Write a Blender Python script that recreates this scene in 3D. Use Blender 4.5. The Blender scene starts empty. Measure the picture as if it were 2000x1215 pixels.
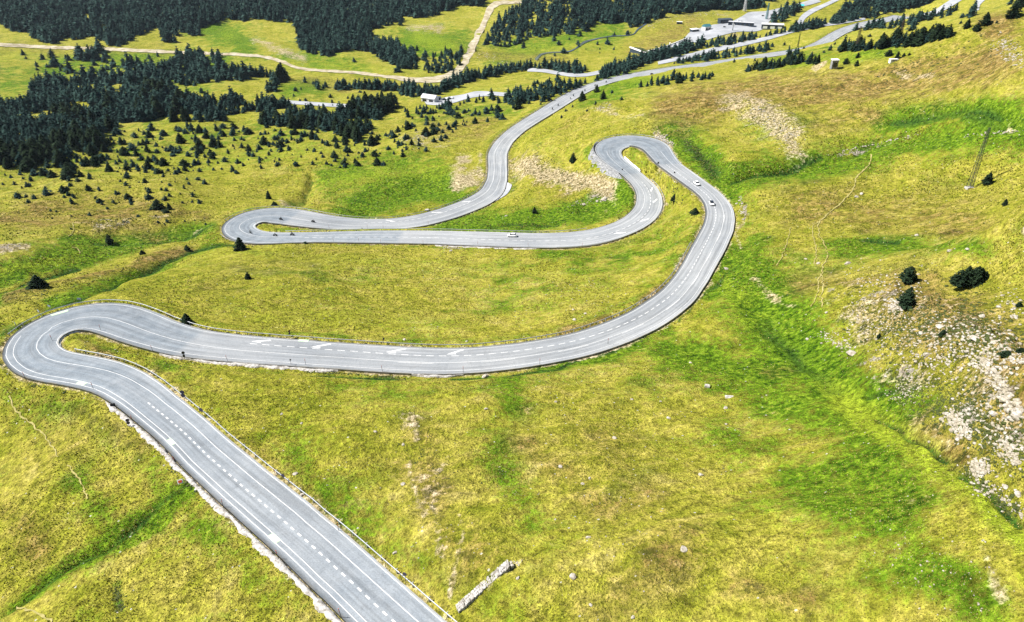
import bpy, bmesh, math, random
import numpy as np
from mathutils import Vector, Matrix

C = bpy.context.scene
rng = np.random.default_rng(7)
random.seed(7)
R = math.radians
# ---------------------------------------------------------------- camera, sky, sun, exposure
CAMZ = 200.0
FPX = 1387.0
PITCH = R(30.0)
cam_d = bpy.data.cameras.new("camera")
cam = bpy.data.objects.new("camera", cam_d)
C.collection.objects.link(cam)
cam.location = (0, 0, CAMZ)
cam.rotation_euler = (R(90) - PITCH, 0, 0)
cam_d.sensor_width = 36.0
cam_d.lens = FPX / 2000.0 * 36.0
cam_d.clip_start = 0.5
cam_d.clip_end = 12000
C.camera = cam
SUN_EL, SUN_AZ = R(50), R(-84)          # azimuth measured from +Y towards +X
world = bpy.data.worlds.new("World")
C.world = world
world.use_nodes = True
wn = world.node_tree
sky = wn.nodes.new("ShaderNodeTexSky")
sky.sky_type = 'NISHITA'
sky.sun_disc = False
sky.sun_elevation = SUN_EL
sky.sun_rotation = SUN_AZ
sky.altitude = 2200
wn.links.new(sky.outputs[0], wn.nodes["Background"].inputs[0])
wn.nodes["Background"].inputs[1].default_value = 0.062
sun_d = bpy.data.lights.new("sun", 'SUN')
sun_d.energy = 5.0
sun_d.angle = R(0.5)
sun_d.color = (1.0, 0.955, 0.89)
sun = bpy.data.objects.new("sun", sun_d)
C.collection.objects.link(sun)
sv = Vector((math.sin(SUN_AZ) * math.cos(SUN_EL), math.cos(SUN_AZ) * math.cos(SUN_EL), math.sin(SUN_EL)))
sun.rotation_euler = sv.to_track_quat('Z', 'Y').to_euler()
sun.location = (-100, 0, 400)
C.view_settings.view_transform = 'Standard'
C.view_settings.look = 'None'
C.view_settings.exposure = 1.10
C.view_settings.gamma = 1.0
C.cycles.max_bounces = 5
C.cycles.diffuse_bounces = 2
C.cycles.transparent_max_bounces = 4

# ---------------------------------------------------------------- small helpers
def link(o, parent=None):
    C.collection.objects.link(o)
    if parent is not None:
        o.parent = parent
    return o

def tag(o, label=None, cat=None, group=None, kind=None):
    if label: o["label"] = label
    if cat: o["category"] = cat
    if group: o["group"] = group
    if kind: o["kind"] = kind
    return o

def empty(name, loc=(0, 0, 0), rz=0.0):
    o = bpy.data.objects.new(name, None)
    o.empty_display_size = 0.5
    o.location = loc
    o.rotation_euler = (0, 0, rz)
    return link(o)

def mesh_np(name, V, F, mat, parent=None, smooth=False, loc=None, rz=0):
    """V (n,3); F (m,k) array with constant k, or a list of such arrays."""
    me = bpy.data.meshes.new(name)
    Fs = [np.asarray(f) for f in (F if isinstance(F, list) else [F]) if len(f)]
    V = np.asarray(V, np.float32).reshape(-1, 3)
    me.vertices.add(len(V))
    me.vertices.foreach_set("co", V.ravel())
    nl = sum(f.size for f in Fs); nf = sum(len(f) for f in Fs)
    me.loops.add(nl); me.polygons.add(nf)
    me.loops.foreach_set("vertex_index", np.concatenate([f.ravel() for f in Fs]).astype(np.int32))
    tot = np.concatenate([np.full(len(f), f.shape[1], np.int32) for f in Fs])
    me.polygons.foreach_set("loop_start", np.r_[0, np.cumsum(tot)[:-1]].astype(np.int32))
    me.polygons.foreach_set("loop_total", tot)
    if smooth:
        me.polygons.foreach_set("use_smooth", np.ones(nf, bool))
    me.update(calc_edges=True)
    me.validate()
    if mat: me.materials.append(mat)
    o = bpy.data.objects.new(name, me)
    link(o, parent)
    if loc is not None: o.location = loc
    o.rotation_euler = (0, 0, rz)
    return o

def mesh_bm(name, bm, mat, parent=None, smooth=False):
    me = bpy.data.meshes.new(name)
    bm.normal_update()
    bm.to_mesh(me); bm.free()
    if smooth:
        for p in me.polygons: p.use_smooth = True
    if mat: me.materials.append(mat)
    o = bpy.data.objects.new(name, me)
    return link(o, parent)

def bm_box(bm, c, s, rz=0.0, rx=0.0, ry=0.0, bevel=0.0):
    M = Matrix.Translation(c) @ Matrix.Rotation(rz, 4, 'Z') @ Matrix.Rotation(ry, 4, 'Y') @ Matrix.Rotation(rx, 4, 'X') @ Matrix.Diagonal((s[0], s[1], s[2], 1))
    r = bmesh.ops.create_cube(bm, size=1.0, matrix=M)
    if bevel:
        es = list({e for v in r['verts'] for e in v.link_edges})
        bmesh.ops.bevel(bm, geom=es, offset=bevel, segments=1, affect='EDGES')

def bm_cyl(bm, a, b, r0, r1=None, seg=8):
    a, b = Vector(a), Vector(b)
    r1 = r0 if r1 is None else r1
    d = b - a
    M = Matrix.Translation((a + b) / 2) @ d.to_track_quat('Z', 'Y').to_matrix().to_4x4()
    bmesh.ops.create_cone(bm, cap_ends=True, segments=seg, radius1=r0, radius2=r1, depth=d.length, matrix=M)

def copy_tree(o, parent=None):
    c = o.copy(); link(c)
    c.parent = parent
    for ch in list(o.children):
        copy_tree(ch, c)
    return c

# ---------------------------------------------------------------- materials
class NT:
    def __init__(self, name):
        self.m = bpy.data.materials.new(name); self.m.use_nodes = True
        self.t = self.m.node_tree; self.b = self.t.nodes["Principled BSDF"]
        self.b.inputs["Specular IOR Level"].default_value = 0.25
    def n(self, typ, **kw):
        x = self.t.nodes.new(typ)
        for k, v in kw.items():
            if k.startswith('i_'):
                key = k[2:]
                key = int(key) if key.isdigit() else key.replace('_', ' ')
                x.inputs[key].default_value = v
            else: setattr(x, k, v)
        return x
    def l(self, a, b): self.t.links.new(a, b)
    def coord(self):
        return self.n("ShaderNodeTexCoord").outputs["Object"]
    def noise(self, scale, detail=2.0, rough=0.55, vec=None, dist=0.0):
        x = self.n("ShaderNodeTexNoise"); x.inputs["Scale"].default_value = scale
        x.inputs["Detail"].default_value = detail; x.inputs["Roughness"].default_value = rough
        x.inputs["Distortion"].default_value = dist
        if vec is not None: self.l(vec, x.inputs["Vector"])
        return x.outputs[0]
    def ramp(self, fac, stops, interp='LINEAR'):
        x = self.n("ShaderNodeValToRGB"); cr = x.color_ramp; cr.interpolation = interp
        while len(cr.elements) > 1: cr.elements.remove(cr.elements[-1])
        for i, (p, c) in enumerate(stops):
            e = cr.elements[0] if i == 0 else cr.elements.new(p)
            e.position = p
            if not isinstance(c, (tuple, list)): c = (c, c, c)
            e.color = (c[0], c[1], c[2], 1)
        self.l(fac, x.inputs[0]); return x.outputs[0]
    def math(self, op, a, b=None, clamp=False):
        x = self.n("ShaderNodeMath", operation=op); x.use_clamp = clamp
        for i, v in enumerate((a, b)):
            if v is None: continue
            if isinstance(v, (int, float)): x.inputs[i].default_value = v
            else: self.l(v, x.inputs[i])
        return x.outputs[0]
    def mix(self, fac, a, b, mode='MIX'):
        x = self.n("ShaderNodeMix", data_type='RGBA', blend_type=mode)
        x.clamp_factor = True
        if isinstance(fac, (int, float)): x.inputs[0].default_value = fac
        else: self.l(fac, x.inputs[0])
        for i, v in ((6, a), (7, b)):
            if isinstance(v, tuple): x.inputs[i].default_value = (*v[:3], 1)
            else: self.l(v, x.inputs[i])
        return x.outputs[2]
    def attr(self, name):
        x = self.n("ShaderNodeAttribute", attribute_name=name); return x
    def bump(self, h, strength, dist=1.0):
        x = self.n("ShaderNodeBump"); x.inputs["Strength"].default_value = strength; x.inputs["Distance"].default_value = dist
        self.l(h, x.inputs["Height"]); self.l(x.outputs[0], self.b.inputs["Normal"])
    def col(self, c, rough=0.8):
        if isinstance(c, tuple): self.b.inputs["Base Color"].default_value = (*c, 1)
        else: self.l(c, self.b.inputs["Base Color"])
        self.b.inputs["Roughness"].default_value = rough
        return self.m

def simple_mat(name, c, rough=0.7, var=0.15, scale=1.5, metal=0.0, spec=0.3):
    t = NT(name)
    nz = t.noise(scale, 3, 0.6, t.coord())
    f = t.ramp(nz, [(0.3, 1 - var), (0.7, 1 + var)])
    t.b.inputs["Metallic"].default_value = metal
    t.b.inputs["Specular IOR Level"].default_value = spec
    return t.col(t.mix(1.0, (c[0], c[1], c[2]), f, 'MULTIPLY'), rough)

def ground_material():
    t = NT("alpine_grass")
    co = t.coord()
    A = t.n("ShaderNodeSeparateColor"); t.l(t.attr("cover_a").outputs["Color"], A.inputs[0])
    B = t.n("ShaderNodeSeparateColor"); t.l(t.attr("cover_b").outputs["Color"], B.inputs[0])
    lush, soil, dry = A.outputs[0], A.outputs[1], A.outputs[2]
    rock, sedge, lime = B.outputs[0], B.outputs[1], B.outputs[2]
    def off(f, a): return t.math('MULTIPLY', t.math('SUBTRACT', f, 0.5), a)
    def add(*xs):
        r = xs[0]
        for x in xs[1:]: r = t.math('ADD', r, x)
        return r
    big = t.noise(0.016, 4, 0.6, co)
    mid = t.noise(0.10, 5, 0.65, co)
    mid2 = t.noise(0.23, 4, 0.65, co, 0.4)
    clump = t.noise(0.75, 3, 0.7, co)
    fine = t.noise(2.3, 3, 0.8, co)
    # cattle terracettes: bands that follow the contour
    mp = t.n("ShaderNodeMapping"); mp.inputs["Scale"].default_value = (0.05, 0.05, 0.75); t.l(co, mp.inputs["Vector"])
    terr = t.noise(1.0, 4, 0.65, mp.outputs[0])
    base = t.ramp(add(t.math('MULTIPLY', big, 0.30), t.math('MULTIPLY', mid2, 0.40), t.math('MULTIPLY', terr, 0.30)),
                  [(0.37, (0.130, 0.155, 0.010)), (0.46, (0.240, 0.240, 0.024)), (0.55, (0.335, 0.298, 0.050)), (0.64, (0.44, 0.375, 0.11))])
    g = add(lush, off(big, 1.6), off(mid, 2.1), off(clump, 1.5))
    gm = t.ramp(g, [(0.12, 0.0), (0.62, 1.0)])
    c = t.mix(gm, base, t.ramp(add(t.math('MULTIPLY', clump, 0.6), t.math('MULTIPLY', mid2, 0.4)), [(0.37, (0.028, 0.078, 0.004)), (0.5, (0.086, 0.160, 0.007)), (0.61, (0.155, 0.228, 0.014))]))
    d = add(dry, off(clump, 1.4), off(mid, 1.6))
    dm = t.ramp(d, [(0.28, 0.0), (0.80, 0.95)])
    c = t.mix(dm, c, t.ramp(mid2, [(0.36, (0.100, 0.068, 0.020)), (0.50, (0.225, 0.150, 0.044)), (0.64, (0.37, 0.265, 0.100))]))
    li = t.ramp(add(lime, off(clump, 0.6), off(mid2, 0.8)), [(0.25, 0.0), (0.85, 0.95)])
    c = t.mix(li, c, t.mix(fine, (0.16, 0.24, 0.012), (0.29, 0.33, 0.026)))
    se = t.ramp(add(sedge, off(mid, 0.9), off(clump, 0.7)), [(0.30, 0.0), (0.72, 1.0)])
    c = t.mix(se, c, t.ramp(clump, [(0.36, (0.012, 0.040, 0.008)), (0.64, (0.050, 0.110, 0.012))]))
    so = t.ramp(add(soil, off(mid, 1.6), off(clump, 0.9)), [(0.40, 0.0), (0.70, 0.92)])
    c = t.mix(so, c, t.ramp(clump, [(0.36, (0.235, 0.175, 0.080)), (0.5, (0.36, 0.29, 0.165)), (0.64, (0.49, 0.41, 0.27))]))
    # dwarf shrubs, dead stalks and tussock shading painted as dark and light grain
    c = t.mix(1.0, c, t.ramp(clump, [(0.34, 0.45), (0.43, 0.80), (0.52, 1.0), (0.64, 1.32)]), 'MULTIPLY')
    c = t.mix(1.0, c, t.ramp(fine, [(0.30, 0.45), (0.42, 0.82), (0.52, 1.04), (0.66, 1.38)]), 'MULTIPLY')
    hv = t.noise(0.55, 4, 0.75, co)
    hs = t.math('MULTIPLY', t.ramp(hv, [(0.53, 0.0), (0.60, 1.0)]), t.ramp(add(dry, rock, t.math('MULTIPLY', mid, 0.7)), [(0.42, 0.0), (1.1, 0.9)]))
    c = t.mix(hs, c, (0.040, 0.044, 0.010))
    # pale bedrock and stones showing through the turf
    vo = t.n("ShaderNodeTexVoronoi", feature='DISTANCE_TO_EDGE'); vo.inputs["Scale"].default_value = 0.75; vo.inputs["Randomness"].default_value = 1.0
    t.l(co, vo.inputs["Vector"])
    rk = add(rock, off(t.noise(0.16, 6, 0.75, co), 2.6), off(clump, 0.8))
    rm = t.ramp(rk, [(0.60, 0.0), (0.72, 1.0)])
    rc = t.ramp(add(t.math('MULTIPLY', mid2, 0.5), t.math('MULTIPLY', fine, 0.5)), [(0.38, (0.20, 0.165, 0.115)), (0.50, (0.31, 0.27, 0.21)), (0.60, (0.43, 0.40, 0.35))])
    rc = t.mix(1.0, rc, t.ramp(vo.outputs[0], [(0.0, 0.40), (0.12, 1.0)]), 'MULTIPLY')
    c = t.mix(t.math('MULTIPLY', rm, t.ramp(rock, [(0.05, 0.0), (0.3, 1.0)])), c, rc)
    # small white flowers and pebbles
    fl = t.n("ShaderNodeTexVoronoi", feature='F1'); fl.inputs["Scale"].default_value = 0.9
    t.l(co, fl.inputs["Vector"])
    fs = t.n("ShaderNodeSeparateColor"); t.l(fl.outputs["Color"], fs.inputs[0])
    fm = t.math('MULTIPLY', t.math('LESS_THAN', fl.outputs["Distance"], t.math('MULTIPLY', fs.outputs[1], 0.20)), t.math('GREATER_THAN', t.math('ADD', fs.outputs[0], t.math('MULTIPLY', mid, 0.5)), 1.08))
    c = t.mix(fm, c, (0.42, 0.41, 0.33))
    t.b.inputs["Specular IOR Level"].default_value = 0.05
    h = add(t.math('MULTIPLY', clump, 0.75), t.math('MULTIPLY', fine, 0.42), t.math('MULTIPLY', terr, 0.35), t.math('MULTIPLY', mid2, 0.9))
    t.bump(h, 1.0, 1.3)
    return t.col(c, 0.95)

def asphalt_material():
    t = NT("asphalt")
    co = t.coord()
    la = t.attr("lane"); s = t.n("ShaderNodeSeparateColor"); t.l(la.outputs["Color"], s.inputs[0])
    lat, worn, run = s.outputs[0], s.outputs[1], s.outputs[2]
    c = t.ramp(t.noise(0.05, 4, 0.6, co), [(0.35, (0.225, 0.238, 0.250)), (0.65, (0.290, 0.298, 0.302))])
    c = t.mix(worn, c, t.ramp(t.noise(0.25, 4, 0.65, co), [(0.38, (0.150, 0.175, 0.198)), (0.62, (0.205, 0.228, 0.248))]))
    cv = t.n("ShaderNodeCombineXYZ"); t.l(t.math('MULTIPLY', lat, 13.0), cv.inputs[0]); t.l(t.math('MULTIPLY', run, 3.2), cv.inputs[1])
    strk = t.noise(1.0, 4, 0.65, cv.outputs[0])
    c = t.mix(1.0, c, t.ramp(strk, [(0.36, 0.80), (0.5, 1.0), (0.62, 1.12)]), 'MULTIPLY')
    w = t.n("ShaderNodeMath", operation='SINE'); t.l(t.math('MULTIPLY', lat, 50.0), w.inputs[0])
    wave = t.math('MULTIPLY', t.math('ADD', w.outputs[0], 1.0), 0.5)
    c = t.mix(t.math('MULTIPLY', wave, 0.55), c, t.mix(1.0, c, (0.84, 0.855, 0.87), 'MULTIPLY'))
    c = t.mix(1.0, c, t.ramp(t.noise(4.0, 4, 0.8, co), [(0.36, 0.84), (0.64, 1.15)]), 'MULTIPLY')
    # patched squares and tar joints
    br = t.n("ShaderNodeTexBrick"); br.inputs["Scale"].default_value = 1.0; br.offset = 0.37; br.inputs["Mortar Size"].default_value = 0.004
    br.inputs["Brick Width"].default_value = 2.6; br.inputs["Row Height"].default_value = 3.1
    br.inputs["Color1"].default_value = (1.03, 1.03, 1.03, 1); br.inputs["Color2"].default_value = (0.93, 0.935, 0.94, 1); br.inputs["Mortar"].default_value = (0.78, 0.79, 0.8, 1)
    cb = t.n("ShaderNodeCombineXYZ"); t.l(t.math('MULTIPLY', run, 9.0), cb.inputs[0]); t.l(t.math('MULTIPLY', lat, 12.4), cb.inputs[1]); t.l(cb.outputs[0], br.inputs["Vector"])
    c = t.mix(1.0, c, br.outputs["Color"], 'MULTIPLY')
    st = t.ramp(t.noise(0.4, 6, 0.75, co, 0.8), [(0.54, 1.0), (0.66, 0.84)])
    c = t.mix(1.0, c, st, 'MULTIPLY')
    ed = t.math('ABSOLUTE', t.math('SUBTRACT', lat, 0.5))
    dirt = t.math('MULTIPLY', t.ramp(ed, [(0.455, 0.0), (0.5, 1.0)]), t.ramp(t.noise(0.7, 4, 0.75, co), [(0.42, 0.0), (0.58, 0.75)]))
    c = t.mix(dirt, c, (0.25, 0.22, 0.165))
    t.bump(t.noise(8, 2, 0.6, co), 0.2, 0.05)
    return t.col(c, 0.85)

def patchy(name, stops, scale=0.8, rough=0.9, bump=0.4, detail=5, dist=0.5):
    t = NT(name); co = t.coord()
    n = t.noise(scale, detail, 0.65, co)
    t.bump(n, bump, dist)
    return t.col(t.ramp(n, stops), rough)

M = {}
M['ground'] = ground_material()
M['asphalt'] = asphalt_material()
t_ = NT("road_paint"); co_ = t_.coord()
M['paint'] = t_.col(t_.ramp(t_.noise(1.6, 5, 0.75, co_), [(0.30, (0.36, 0.37, 0.37)), (0.52, (0.60, 0.60, 0.59))]), 0.7)
M['green_paint'] = simple_mat("pale_green_road_paint", (0.42, 0.62, 0.36), 0.8)
M['far_asphalt'] = patchy("pale_valley_asphalt", [(0.36, (0.24, 0.25, 0.265)), (0.62, (0.33, 0.34, 0.355))], 0.06, bump=0.0)
M['gravel'] = patchy("track_gravel", [(0.36, (0.22, 0.18, 0.10)), (0.5, (0.33, 0.285, 0.19)), (0.62, (0.42, 0.375, 0.28))], 0.10, bump=0.2)
M['path'] = patchy("trodden_earth", [(0.36, (0.20, 0.18, 0.04)), (0.62, (0.33, 0.285, 0.11))], 0.9, bump=0.2)
M['concrete'] = patchy("weathered_concrete", [(0.36, (0.19, 0.17, 0.14)), (0.5, (0.37, 0.35, 0.32)), (0.62, (0.50, 0.48, 0.45))], 1.4, bump=0.5)
t_ = NT("pale_stone"); co_ = t_.coord()
s_ = t_.ramp(t_.noise(2.2, 5, 0.7, co_), [(0.36, (0.15, 0.13, 0.10)), (0.5, (0.37, 0.335, 0.28)), (0.62, (0.53, 0.50, 0.45))])
s_ = t_.mix(t_.ramp(t_.noise(0.35, 4, 0.7, co_), [(0.42, 0.0), (0.58, 0.85)]), s_, t_.ramp(t_.noise(3.0, 4, 0.7, co_), [(0.38, (0.16, 0.13, 0.08)), (0.62, (0.40, 0.36, 0.27))]))
t_.bump(t_.noise(2.2, 5, 0.7, co_), 0.6, 0.3)
M['stone'] = t_.col(s_, 0.9)
M['wallstone'] = None
t_ = NT("stacked_stone"); co_ = t_.coord()
v_ = t_.n("ShaderNodeTexVoronoi", feature='DISTANCE_TO_EDGE'); v_.inputs["Scale"].default_value = 1.1; t_.l(co_, v_.inputs["Vector"])
g_ = t_.ramp(v_.outputs[0], [(0.0, 0.35), (0.10, 1.0)])
c_ = t_.mix(1.0, t_.ramp(t_.noise(0.9, 4, 0.7, co_), [(0.36, (0.15, 0.155, 0.16)), (0.62, (0.34, 0.34, 0.335))]), g_, 'MULTIPLY')
t_.bump(v_.outputs[0], 0.6, 0.3)
M['wallstone'] = t_.col(c_, 0.9)
M['steel'] = simple_mat("galvanised_steel", (0.36, 0.375, 0.39), 0.45, 0.1, 2, 0.3)
M['darksteel'] = simple_mat("dark_steel", (0.035, 0.045, 0.04), 0.6, 0.2)
M['pole'] = simple_mat("dark_pole_paint", (0.02, 0.018, 0.02), 0.6)
M['signback'] = simple_mat("sign_back_grey", (0.055, 0.045, 0.075), 0.6)
M['red'] = simple_mat("red_orange_sign", (0.62, 0.085, 0.025), 0.5, 0.05)
M['white'] = simple_mat("white_paint", (0.78, 0.78, 0.76), 0.5, 0.05)
M['carwhite'] = simple_mat("white_car_paint", (0.80, 0.80, 0.79), 0.25, 0.02, spec=0.5)
M['cardark'] = simple_mat("dark_car_paint", (0.012, 0.014, 0.02), 0.25, 0.02, spec=0.5)
M['glass'] = simple_mat("tinted_glass", (0.012, 0.015, 0.02), 0.12, 0.02, spec=0.6)
M['rubber'] = simple_mat("rubber", (0.012, 0.012, 0.012), 0.85)
M['lamp'] = simple_mat("lamp_lens", (0.6, 0.6, 0.62), 0.2)
M['tail'] = simple_mat("red_lens", (0.35, 0.012, 0.01), 0.3)
M['leather'] = simple_mat("black_riding_gear", (0.012, 0.012, 0.014), 0.6)
M['gear_grey'] = simple_mat("grey_riding_gear", (0.32, 0.33, 0.35), 0.7)
M['helmet'] = simple_mat("white_helmet", (0.75, 0.75, 0.75), 0.3)
M['bikedark'] = simple_mat("black_bike", (0.015, 0.015, 0.017), 0.35, spec=0.5)
M['bark'] = patchy("pine_bark", [(0.3, (0.035, 0.025, 0.018)), (0.7, (0.09, 0.065, 0.045))], 3.0)
M['roofdark'] = simple_mat("dark_slate_roof", (0.045, 0.06, 0.075), 0.6)
M['rooflight'] = simple_mat("pale_roof_sheet", (0.50, 0.50, 0.52), 0.5, 0.1, 0.2)
M['roofteal'] = simple_mat("teal_metal_roof", (0.05, 0.17, 0.19), 0.5)
M['walldark'] = simple_mat("dark_cladding", (0.03, 0.045, 0.07), 0.6)
M['walllight'] = simple_mat("pale_render", (0.62, 0.61, 0.58), 0.8)
M['cyan'] = simple_mat("turquoise_canvas", (0.05, 0.55, 0.62), 0.5)
M['water'] = simple_mat("stream_water", (0.06, 0.085, 0.11), 0.2)

def needle_material(name, lo, hi):
    t = NT(name)
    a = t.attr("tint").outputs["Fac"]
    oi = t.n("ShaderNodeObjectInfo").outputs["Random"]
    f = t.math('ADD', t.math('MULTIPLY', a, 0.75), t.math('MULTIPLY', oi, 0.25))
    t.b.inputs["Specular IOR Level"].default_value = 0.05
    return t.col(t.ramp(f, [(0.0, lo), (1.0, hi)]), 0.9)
M['needle'] = needle_material("pine_needles", (0.006, 0.014, 0.008), (0.026, 0.045, 0.020))
M['needle_hazed'] = needle_material("hazed_pine_needles", (0.006, 0.018, 0.017), (0.040, 0.082, 0.066))  # pale teal end paints distance haze into the needle colour

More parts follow.
